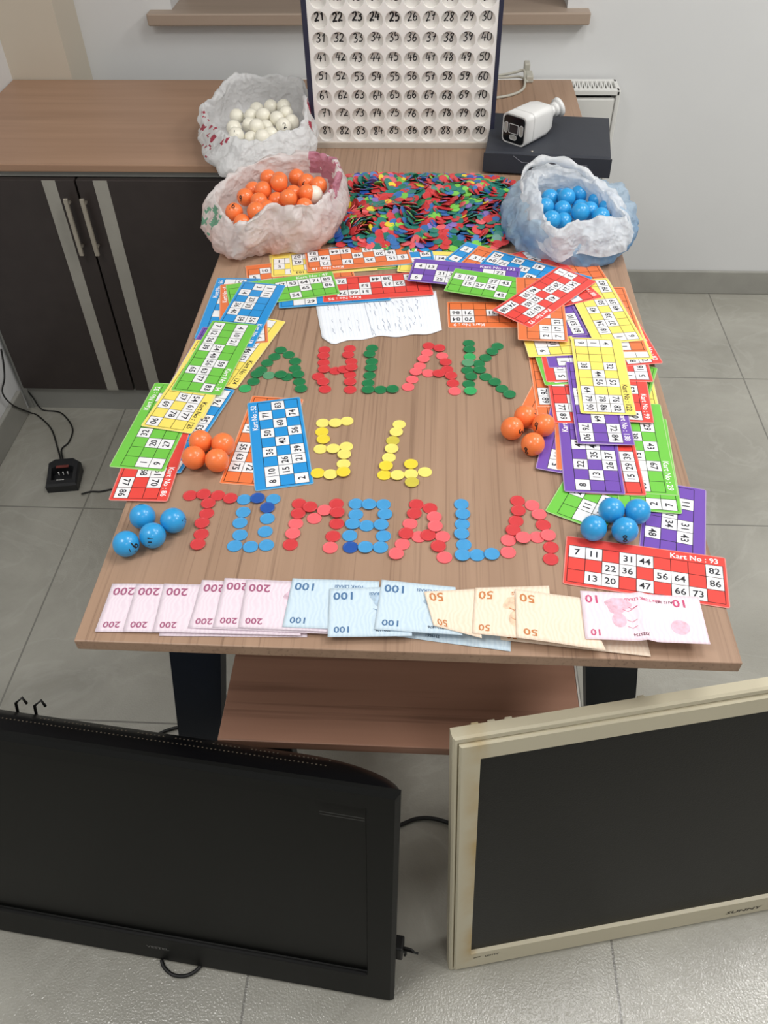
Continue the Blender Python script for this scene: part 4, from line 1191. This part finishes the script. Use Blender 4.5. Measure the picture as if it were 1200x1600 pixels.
m_lens = mat('lens_glass', (44, 44, 50), .08, .5, var=.05); m_led = mat('lamp_window', (168, 166, 160), .25, var=.05, scale=300)
m_grim = mat('face_rim', (200, 200, 200), .3, var=.02)
def rim_frame(w, h, r, cx, c2, th):
    b = MB()
    o1 = [(p[0] + cx, p[1], p[2]) for p in rrect(w, h, r, -.0012, c2)]; o2 = [(p[0], -.0024, p[2]) for p in o1]
    i2 = [(p[0] + cx, -.0024, p[2]) for p in rrect(w - th, h - th, max(r - th, .0008), 0, c2)]; i1 = [(p[0], -.0013, p[2]) for p in i2]
    b.rings([o1, o2, i2, i1], False, False, 0, False)
    return b
rim_frame(.013, .0105, .002, 0, cz + .002, .0012).build('lens_frame', m_grim, face)
b = MB(); b.rings([rrect(.012, .0095, .0015, -.0012, cz + .002), rrect(.012, .0095, .0015, -.0016, cz + .002)], True, True, 0, False); b.build('lens', m_lens, face)
for sx in (-.021, .021):
    b = rim_frame(.0052, .012, .005, sx, cz + .002, .001); q = [(p[0] + sx, -.0016, p[2]) for p in rrect(.0044, .011, .0042, 0, cz + .002)]
    b.add(q, [tuple(range(len(q)))], 1); b.build('lamp_window', [m_grim, m_led], face)
b = rim_frame(.010, .0055, .005, 0, cz - .0165, .001); q = [(p[0], -.0016, p[2]) for p in rrect(.009, .0045, .004, 0, cz - .0165)]
b.add(q, [tuple(range(len(q)))], 1); b.build('lamp_window', [m_grim, m_led], face)
b = MB(); b.tube(curve([(0, .112, cz), (.002, .128, cz + .002), (.006, .142, cz + .006)], 3), .0125, 16)
b.tube([(.006, .140, cz + .006), (.009, .150, cz + .008)], [.016, .0165], 16)
b.tube([(.009, .150, cz + .008), (.011, .157, cz + .010)], [.021, .022], 18)
b.build('mount', m_white, camr)
b = MB()
b.tube(curve([at(784, 184, T + .055), at(776, 178, T + .05), at(770, 174, T + .02)], 4), .0022, 8)
# pale cable lying on the far right of the desk
def cable(name, pts, r, m, label, cat='cable', per=6, parent=None):
    b = MB(); c = sum((Vector(p) for p in pts), Vector()) / len(pts)
    c.z = min(p[2] for p in pts) - r
    b.tube([p - c for p in curve(pts, per)], r, 10)
    o = b.build(name, m, None, c)
    if parent is not None:
        bpy.context.view_layer.update()
        o.parent = parent; o.matrix_parent_inverse = parent.matrix_world.inverted()
        return tag(o, label)
    return tag(o, label, cat)
m_pale = mat('pale_cable', (186, 184, 172), .5, var=.05)
cb = empty('adapter_cable', at(800, 125, T), 'pale grey cable with two plugs lying behind the security camera', 'cable')
cc = at(800, 125, T)
def loc(p): return p - cc
b = MB(); b.tube([loc(p) for p in curve([at(762, 118, T + .006), at(785, 117, T + .006), at(805, 113, T + .012), at(818, 110, T + .018), at(820, 120, T + .012), at(818, 138, T + .004), at(800, 148, T + .004), at(768, 154, T + .004)], 7)], .0035, 10); b.build('cord', m_pale, cb)
b = MB(); b.tube([loc(p) for p in curve([at(765, 121, T + .004), at(790, 121, T + .004), at(812, 120, T + .006), at(824, 128, T + .008)], 6)], .003, 10); b.build('cord', m_pale, cb)
p = loc(at(826, 124, T)); b = MB(); b.box(p.x - .010, p.x + .010, p.y - .03, p.y + .02, .0, .018, bev=.003); b.build('plug', m_pale, cb)
p = loc(at(822, 114, T)); b = MB(); b.box(p.x - .008, p.x + .008, p.y - .02, p.y + .012, .0, .03, bev=.003); b.build('plug', m_pale, cb)

# ------------------------------------------------------------------ banknotes
m_notes = {}
def note_paper(key, rgb, rgb2):
    m = bpy.data.materials.new('note_' + key)
    m.use_nodes = True
    nt = m.node_tree; N, K = nt.nodes.new, nt.links.new
    bs = nt.nodes['Principled BSDF']; bs.inputs['Roughness'].default_value = .65; bs.inputs['Specular IOR Level'].default_value = .2
    tc = N('ShaderNodeTexCoord'); wv = N('ShaderNodeTexWave'); wv.inputs['Scale'].default_value = 55; wv.inputs['Distortion'].default_value = 14; wv.inputs['Detail'].default_value = 3; wv.inputs['Detail Scale'].default_value = .6
    nz = N('ShaderNodeTexNoise'); nz.inputs['Scale'].default_value = 20; nz.inputs['Detail'].default_value = 3
    K(tc.outputs['Object'], wv.inputs['Vector']); K(tc.outputs['Object'], nz.inputs['Vector'])
    mu = N('ShaderNodeMath'); mu.operation = 'MULTIPLY'; K(wv.outputs['Fac'], mu.inputs[0]); K(nz.outputs['Fac'], mu.inputs[1])
    mx = N('ShaderNodeMixRGB'); mx.inputs['Color1'].default_value = (*lin(rgb), 1); mx.inputs['Color2'].default_value = (*lin(rgb2), 1)
    K(mu.outputs[0], mx.inputs['Fac']); K(mx.outputs['Color'], bs.inputs['Base Color'])
    return m
NOTE = {'200': ((236, 222, 231), (222, 203, 217), (166, 96, 128)), '100': ((208, 225, 236), (188, 210, 226), (84, 120, 160)), '50': ((246, 228, 208), (236, 210, 184), (200, 132, 84)), '10': ((244, 226, 234), (234, 208, 221), (200, 86, 124))}
for k, (a, c, i) in NOTE.items(): m_notes[k] = (note_paper(k, a, c), mat('note_ink_' + k, i, .7, .2, var=.05), mat('note_tint_' + k, tuple((x * .72 + y * .28) for x, y in zip(a, i)), .7, .2, var=.22, scale=160), mat('note_serial_' + k, tuple(x * .55 for x in i), .7, .2, var=.05))
def banknote(val, corners, label, wave=.0014, word='LIRASI', portrait=(.55, .55), lift=None, seed=0, both=False, order_z=None):
    cs = [at(u, v, T + .002) for u, v in corners]
    poly = [Vector((p.x, p.y)) for p in (cs[3], cs[2], cs[1], cs[0])]
    z = rest_z(poly)
    mb, place, cen = sheet('banknote', cs, T, wave, None, 26, 12, lift=lift, seed=seed)
    placed.append((poly, z + wave * .55 + .0004))
    wid = (cs[1] - cs[0]).length; hei = (cs[3] - cs[0]).length
    def tx(txt, s, t_, h, mi, wide=1.0, align='C'):
        # lettering upside down as seen from the near side of the desk
        text(mb, txt, lambda x, y: place(s - x / wid, t_ + y / hei, .00045), h, mi, align, wide)
    wv = glyphs(val)[2]
    tx(val, (.005 + wv * .0125 * 1.1 / 2) / wid, .17, .0125, 1, 1.1)
    tx(val, (.007 + wv * .0095 * 1.1 / 2) / wid, .86, .0095, 1, 1.1)
    if wid > .085:
        tx(word, min(.074, wid * .68) / wid, .14, .0048 if len(word) < 13 else .0042, 1, 1.0)
        tx('7' + str(3141592 + seed * 7717)[:6], .066 / wid, .88, .0042, 3, .9)
        pcx, pcy = portrait
        rn = random.Random(seed)
        head = [(pcx + .0085 / wid * math.cos(2 * math.pi * k / 20), pcy + .006 / hei + .011 / hei * math.sin(2 * math.pi * k / 20)) for k in range(20)]
        bust = []
        for k in range(24):
            a = 2 * math.pi * k / 24
            bust.append((pcx + (.0155 + .003 * math.sin(3 * a + seed)) / wid * math.cos(a), pcy - .016 / hei + (.011 + .003 * math.cos(2 * a + seed)) / hei * math.sin(a)))
        mb.add([place(s, max(.12, t_), .0004) for s, t_ in bust], [tuple(range(24))], 2)
        mb.add([place(s, t_, .00045) for s, t_ in head], [tuple(range(20))], 2)
        for q in range(5):
            s0 = pcx + rn.uniform(-.012, .012) / wid; t0 = pcy + rn.uniform(-.015, .015) / hei
            ribbon(mb, [(s0, t0), (s0 + .006 / wid, t0 + .003 / hei), (s0 + .012 / wid, t0 - .001 / hei)], .0011 / wid, lambda a, c: place(a, c, .0005), 1)
    if both:
        tx(val, 1 - .026 / wid, .17, .0125, 1, 1.1)
        outl = [(1 - .030 / wid + .011 / wid * math.cos(2 * math.pi * k / 20), .68 + .011 / hei * math.sin(2 * math.pi * k / 20)) for k in range(20)]
        mb.add([place(s, t_, .0004) for s, t_ in outl], [tuple(range(20))], 2)
        tx('A112 347', .70, .16, .0042, 3, .9)
    o = mb.build('banknote', list(m_notes[val]), None, (cen.x, cen.y, z))
    return tag(o, label, 'banknote', 'Turkish banknotes in a row')
banknote('200', [(262, 921), (478, 921), (480, 995), (248, 993)], 'pink 200 note lowest of the stack, its near edge showing', seed=31)
banknote('200', [(175.5, 912), (395, 914), (385, 990), (148, 987)], 'pink 200 note at the left end of the money row', seed=1, portrait=(.72, .5))
banknote('200', [(214, 913), (432, 917), (425, 992), (192, 988)], 'pink 200 note second from left in the money row', seed=2, portrait=(.72, .5))
banknote('200', [(257.5, 914), (475, 921), (470, 995), (238.5, 989)], 'pink 200 note third from left in the money row', seed=3, portrait=(.72, .5))
banknote('200', [(316.5, 909), (530, 918), (525, 994), (294, 984)], 'pink 200 note fourth from left in the money row', seed=4, portrait=(.72, .5))
banknote('200', [(352, 907), (560, 916), (558, 994), (333, 984)], 'pink 200 note fifth from left in the money row', seed=5, portrait=(.72, .5))
banknote('200', [(386, 911), (590, 920), (592, 996), (373.5, 985)], 'pink 200 note next to the blue notes', seed=6, portrait=(.40, .5))
banknote('100', [(598, 930), (798, 944), (798, 1017), (592, 990)], 'blue 100 note lying under the orange notes', seed=7, portrait=(.7, .5))
banknote('100', [(458, 909), (593, 914), (590, 992), (442, 985)], 'blue 100 note leftmost of three', seed=8, portrait=(.78, .5), word='TÜRK LİRASI')
banknote('100', [(515.7, 926), (640, 923), (644, 1000), (512.6, 1002)], 'blue 100 note middle and nearest of three', seed=9, portrait=(.66, .45), word='TÜRK LİRASI')
banknote('100', [(596.5, 913), (711, 925), (722, 1000), (585, 991)], 'blue 100 note rightmost of three beside the orange notes', seed=10, portrait=(.75, .6), word='TÜRK LİRASI')
banknote('50', [(775, 944), (1000, 958), (1017, 1026), (782, 1000)], 'orange 50 note lying lowest under the ten lira note', seed=11, portrait=(.4, .5))
banknote('50', [(662, 933), (742, 929), (752, 1006), (677, 986)], 'creased orange 50 note leftmost of the orange notes', seed=12, wave=.0022, portrait=(.76, .55), word='LİRASI')
banknote('50', [(741.4, 928), (856, 925), (862, 1012), (736.8, 999)], 'orange 50 note second of the orange notes', seed=13, portrait=(.55, .55), word='TÜRK LİRASI')
banknote('50', [(803, 931), (905, 945), (944, 1027), (805, 1006)], 'orange 50 note rightmost, beside the pink ten lira note', seed=14, wave=.002, portrait=(.62, .6), word='ELLİ TÜRK LİRASI')
banknote('10', [(903.3, 935), (1086, 946), (1104, 1020), (911.7, 1010)], 'pink 10 note at the right end of the money row', seed=15, portrait=(.30, .5), word='ON TÜRK LİRASI', both=True, lift=lambda s, t_: .004 * math.exp(-((s - .5) / .05) ** 2) + .002 * s, wave=.0016)

# ------------------------------------------------------------------ the two televisions leaning at the desk
def basis(origin, xdir, tilt):
    x = Vector(xdir).normalized(); z = Vector((0, 0, 1))
    back = z.cross(x).normalized()
    upv = z * math.cos(tilt) + back * math.sin(tilt)
    yv = upv.cross(x).normalized()
    return Matrix(((x.x, yv.x, upv.x, origin[0]), (x.y, yv.y, upv.y, origin[1]), (x.z, yv.z, upv.z, origin[2]), (0, 0, 0, 1)))
tilt = math.radians(8.25)
m_tvface = mat('tv_bezel', (15, 16, 15), .45, .16, var=.05, scale=8)
m_tvscreen = mat('tv_screen', (13, 14, 13), .38, .16, var=.06, scale=3)
m_tvrear = mat('tv_rear', (12, 12, 14), .4, .1, var=.05)
W1, H1 = .816, .592
P0 = Vector((-.0081, -.18994, .0)); u1 = Vector((-.99372, .11191, 0))
tv = empty('television', (0, 0, 0), 'large black flat television leaning at the left front of the desk', 'television')
tv.matrix_world = basis(P0 + u1 * W1 + Vector((0, 0, .001)), -u1, tilt)
def frame(b, W_, H_, sx0, sx1, sz0, sz1, y0, y1, mi=0, bev=.004, rec=.006):
    o0 = [(bev, y0, bev), (W_ - bev, y0, bev), (W_ - bev, y0, H_ - bev), (bev, y0, H_ - bev)]
    o1 = [(0, y0 + bev, 0), (W_, y0 + bev, 0), (W_, y0 + bev, H_), (0, y0 + bev, H_)]
    o2 = [(0, y1, 0), (W_, y1, 0), (W_, y1, H_), (0, y1, H_)]
    i0 = [(sx0, y0, sz0), (sx1, y0, sz0), (sx1, y0, sz1), (sx0, y0, sz1)]
    i1 = [(sx0 + .002, y0 + rec, sz0 + .003), (sx1 - .002, y0 + rec, sz0 + .003), (sx1 - .002, y0 + rec, sz1 - .003), (sx0 + .002, y0 + rec, sz1 - .003)]
    b.rings([i1, i0, o0, o1, o2], False, True, mi, False)
b = MB(); frame(b, W1, H1, .043, W1 - .043, .086, H1 - .034, 0, .012, bev=.006)
text(b, 'VESTEL', lambda x, y: (W1 / 2 + x, -.0004, .048 + y), .0075, 1, wide=1.25)
for k in range(2): ribbon(b, [(W1 - .105, H1 - .062 + k * .006), (W1 - .045, H1 - .063 + k * .006)], .0012, lambda x, z: (x, -.0003, z), 2)
b.build('bezel', [m_tvface, mat('logo_grey', (112, 112, 110), .4, var=.05), mat('bezel_marks', (62, 62, 62), .4, var=.05)], tv)
b = MB(); b.box(.044, W1 - .044, .006, .010, .088, H1 - .036); b.build('screen', m_tvscreen, tv)
b = MB(); b.tube([(.046, .001, .0865), (W1 - .046, .001, .0865)], .0035, 8); b.build('groove', m_dark, tv)
def tvo(y, ztop, drop, rx, ins, zb):
    pts = []
    n = 14
    for k in range(n + 1):
        a = math.pi / 2 * k / n
        pts.append((W1 - ins - rx + rx * math.sin(a), y, ztop - drop + drop * math.cos(a)))
    pts.append((W1 - ins, y, zb)); pts.append((ins, y, zb))
    for k in range(n + 1):
        a = math.pi / 2 * (1 - k / n)
        pts.append((ins + rx - rx * math.sin(a), y, ztop - drop + drop * math.cos(a)))
    return pts
b = MB()
b.rings([tvo(.012, H1 - .004, .010, .012, .001, .02), tvo(.024, H1 - .007, .025, .03, .002, .03), tvo(.050, H1 - .020, .048, .085, .005, .05), tvo(.080, H1 - .052, .058, .14, .010, .09), tvo(.094, H1 - .09, .058, .14, .03, .13)], False, True, 0, True)
for k in range(118):
    x = .05 + k * .0060
    if x > W1 - .10: break
    b.box(x, x + .0022, .0400, .0415, H1 - .0185, H1 - .0147, 1)
    if k > 40 and k % 9 > 1: b.box(x + .002, x + .0042, .0575, .059, H1 - .0320, H1 - .0278, 1)
b.build('rear_housing', [m_tvrear, mat('vent_holes', (74, 66, 54), .6, var=.1)], tv)
for hx in (.243, .272):
    b = MB(); b.tube([(hx - .006, .088, H1 - .075), (hx, .086, H1 - .040), (hx + .012, .088, H1 - .028), (hx + .012, .092, H1 - .045)], .0022, 8); b.build('wall_hook', m_cable, tv)
b = MB(); b.box(.238, .275, .084, .092, H1 - .079, H1 - .071); b.build('hook_bar', m_cable, tv)
b = MB(); b.box(W1 - .010, W1 + .009, .030, .055, .088, .125, bev=.003)
b.tube(curve([(W1 + .008, .04, .115), (W1 + .022, .038, .117), (W1 + .026, .036, .112), (W1 + .014, .04, .109)], 4), .0017, 6); b.tube(curve([(W1 + .006, .04, .108), (W1 + .034, .037, .109)], 2), .002, 6)
b.tube(curve([(W1 + .008, .04, .103), (W1 + .013, .04, .098), (W1 + .012, .04, .088)], 4), .0022, 6)
b.build('side_connector', m_cable, tv)

W2, H2 = 1.062, .638
tv2 = empty('television', (0, 0, 0), 'yellowed cream framed flat television leaning at the right front of the desk', 'television')
tv2.matrix_world = basis(Vector((.08655, -.14047, .001)), (.976, .21778, 0), tilt)
def cream_material():
    m = mat('cream_plastic', (203, 195, 170), .4, .4)
    nt = m.node_tree; N, K = nt.nodes.new, nt.links.new
    bs = nt.nodes['Principled BSDF']
    tc = N('ShaderNodeTexCoord'); nz = N('ShaderNodeTexNoise'); nz.inputs['Scale'].default_value = 9; nz.inputs['Detail'].default_value = 4
    K(tc.outputs['Object'], nz.inputs['Vector'])
    sp = N('ShaderNodeSeparateXYZ'); K(tc.outputs['Object'], sp.inputs[0])
    mr = N('ShaderNodeMapRange'); mr.inputs['From Min'].default_value = .012; mr.inputs['From Max'].default_value = .034; K(sp.outputs['X'], mr.inputs['Value'])
    mr2 = N('ShaderNodeMapRange'); mr2.inputs['From Min'].default_value = .05; mr2.inputs['From Max'].default_value = .042; K(sp.outputs['X'], mr2.inputs['Value'])
    r = N('ShaderNodeValToRGB'); r.color_ramp.elements[0].position = .42; r.color_ramp.elements[1].position = .62; K(nz.outputs['Fac'], r.inputs['Fac'])
    a = N('ShaderNodeMath'); a.operation = 'MULTIPLY'; K(mr.outputs[0], a.inputs[0]); K(mr2.outputs[0], a.inputs[1])
    a2 = N('ShaderNodeMath'); a2.operation = 'MULTIPLY'; K(a.outputs[0], a2.inputs[0]); K(r.outputs['Color'], a2.inputs[1])
    mx = N('ShaderNodeMixRGB'); mx.inputs['Color1'].default_value = (*lin((203, 195, 170)), 1); mx.inputs['Color2'].default_value = (*lin((188, 160, 104)), 1)
    K(a2.outputs[0], mx.inputs['Fac']); K(mx.outputs['Color'], bs.inputs['Base Color'])
    return m
m_crm = cream_material()
b = MB(); frame(b, W2, H2, .006, W2 - .006, .006, H2 - .010, .004, .022, bev=.003, rec=.004)
b.build('outer_frame', m_crm, tv2)
b = MB()
Mx = .008
def shifted():
    q = MB(); frame(q, W2 - 2 * Mx, H2 - .020, .036 - Mx, W2 - .036 - Mx, .055 - .007, H2 - .044 - .007, 0, .010, bev=.0025, rec=.007)
    return q
q = shifted()
b.add([(v[0] + Mx, v[1], v[2] + .007) for v in q.v], q.f, 0)
text(b, 'SUNNY', lambda x, y: (.531 + x + y * .25, -.0004, .026 + y), .0085, 1, wide=1.7)
ribbon(b, [(.041, .040), (.053, .0415)], .003, lambda x, y: (x, -.0004, y), 2); text(b, 'LE31TV', lambda x, y: (.073 + x, -.0004, .040 + y), .0055, 1)
b.build('bezel', [m_crm, mat('logo_dark', (58, 52, 40), .5, var=.05), mat('mark_grey', (120, 112, 92), .5, var=.05)], tv2)
b = MB(); b.box(.037, W2 - .037, .006, .010, .056, H2 - .046); b.build('screen', mat('lcd_screen', (27, 27, 25), .36, .22, var=.05, scale=6, bump=.10, bscale=420), tv2)
b = MB()
def bo(y, i0, top): return [(i0, y, .01), (W2 - i0, y, .01), (W2 - i0, y, top), (i0, y, top)]
b.rings([bo(.022, .003, H2 - .003), bo(.030, .010, H2 - .016), bo(.042, .018, H2 - .034), bo(.062, .04, H2 - .09)], False, True, 0, False)
b.build('rear_housing', m_crm, tv2)
for cx in (.03, .052, .075, .255, .49, .51):
    b = MB(); b.box(cx, cx + .010, .024, .033, H2 - .026, H2 - .010, bev=.001); b.build('clip', m_crm, tv2)

# ------------------------------------------------------------------ charger and cables on the floor
chg = empty('charger_dock', at(103, 752, 0), 'small black radio charger dock with red label on the floor', 'charger', rot=(0, 0, math.radians(9)))
b = MB()
def oct_(wx, y0, y1, cut, z0, z1):
    return [(-wx, y0, z0), (wx, y0, z0), (wx + .002, y1 - cut, z1), (wx - cut, y1, z1), (-wx + cut, y1, z1), (-wx - .002, y1 - cut, z1)]
b.rings([oct_(.041, -.042, .052, .014, 0, 0), oct_(.042, -.043, .053, .014, .022, .030), oct_(.038, -.038, .047, .014, .028, .042), ], True, False, 0, False)
q0 = oct_(.038, -.038, .047, .014, .028, .042); q1 = oct_(.028, -.024, .020, .006, .030, .039); q2 = oct_(.026, -.020, .016, .006, .012, .016)
b.rings([q0, q1, q2], False, True, 0, False)
b.build('body', m_black, chg)
b = MB(); b.box(-.018, .016, .012, .022, .0395, .0408); b.build('label_strip', mat('dark_red_label', (112, 52, 46), .5, var=.2, scale=200), chg)
for x in (-.012, .0, .012):
    b = MB(); b.sphere((x, .004, .030), .0022, 0, 10, 6); b.tube([(x, .004, .02), (x, .004, .03)], .0015, 8); b.build('contact', m_white, chg)
b = MB()
for k in range(7): ribbon(b, [(-.0105 + k * .003, -.0305), (-.0085 + k * .003, -.0305)], .0032, lambda x, y: (x, y, .0347), 0)
b.build('lettering', mat('grey_lettering', (190, 190, 188), .4, var=.02), chg)
cable('power_cord', [at(97, 726, .016), at(90, 700, .006), at(80, 670, .004), at(60, 650, .004), at(48, 645, .006), at_x(20, 633, -1.172), at_x(4, 614, -1.172), at_x(7, 592, -1.186), at_x(6, 570, -1.186), at_x(2, 545, -1.186)], .0022, m_cable, 'thin black cord running from the charger to the left wall', parent=chg)
cable('power_cord', [at(101, 726, .016), at(96, 703, .006), at(108, 690, .004), at(113, 668, .004), at(95, 645, .004), at(66, 640, .004), at_y(52, 622, CY - .004), at_y(44, 612, CY - .004)], .0022, m_cable, 'thin black cord running from the charger to the dark cabinet', parent=chg)
cable('power_cord', [at(127, 772, .008), at(142, 768, .004), at(156, 768, .004), at(172, 765, .003), at(200, 760, .003)], .0022, m_cable, 'thin black cord running from the charger under the desk', parent=chg)
cable('television_cable', [at(252, 1500, .004), at(257, 1512, .004), at(270, 1523, .004), at(288, 1525, .004), at(303, 1519, .004), at(315, 1508, .004)], .0032, m_cable, 'black cable loop on the floor below the black television')
cable('television_cable', [at(600, 1300, .006), at(628, 1288, .006), at(648, 1280, .006), at(668, 1278, .006), at(690, 1282, .006), at(712, 1290, .006)], .0040, m_cable, 'black cable on the floor between the two televisions')
cable('television_cable', [at(235, 1155, .004), at(252, 1145, .004), at(268, 1139, .004), at(284, 1136, .004), at(305, 1134, .004)], .0035, m_cable, 'black cable on the floor beside the left desk leg')
print('objects', len(bpy.data.objects))
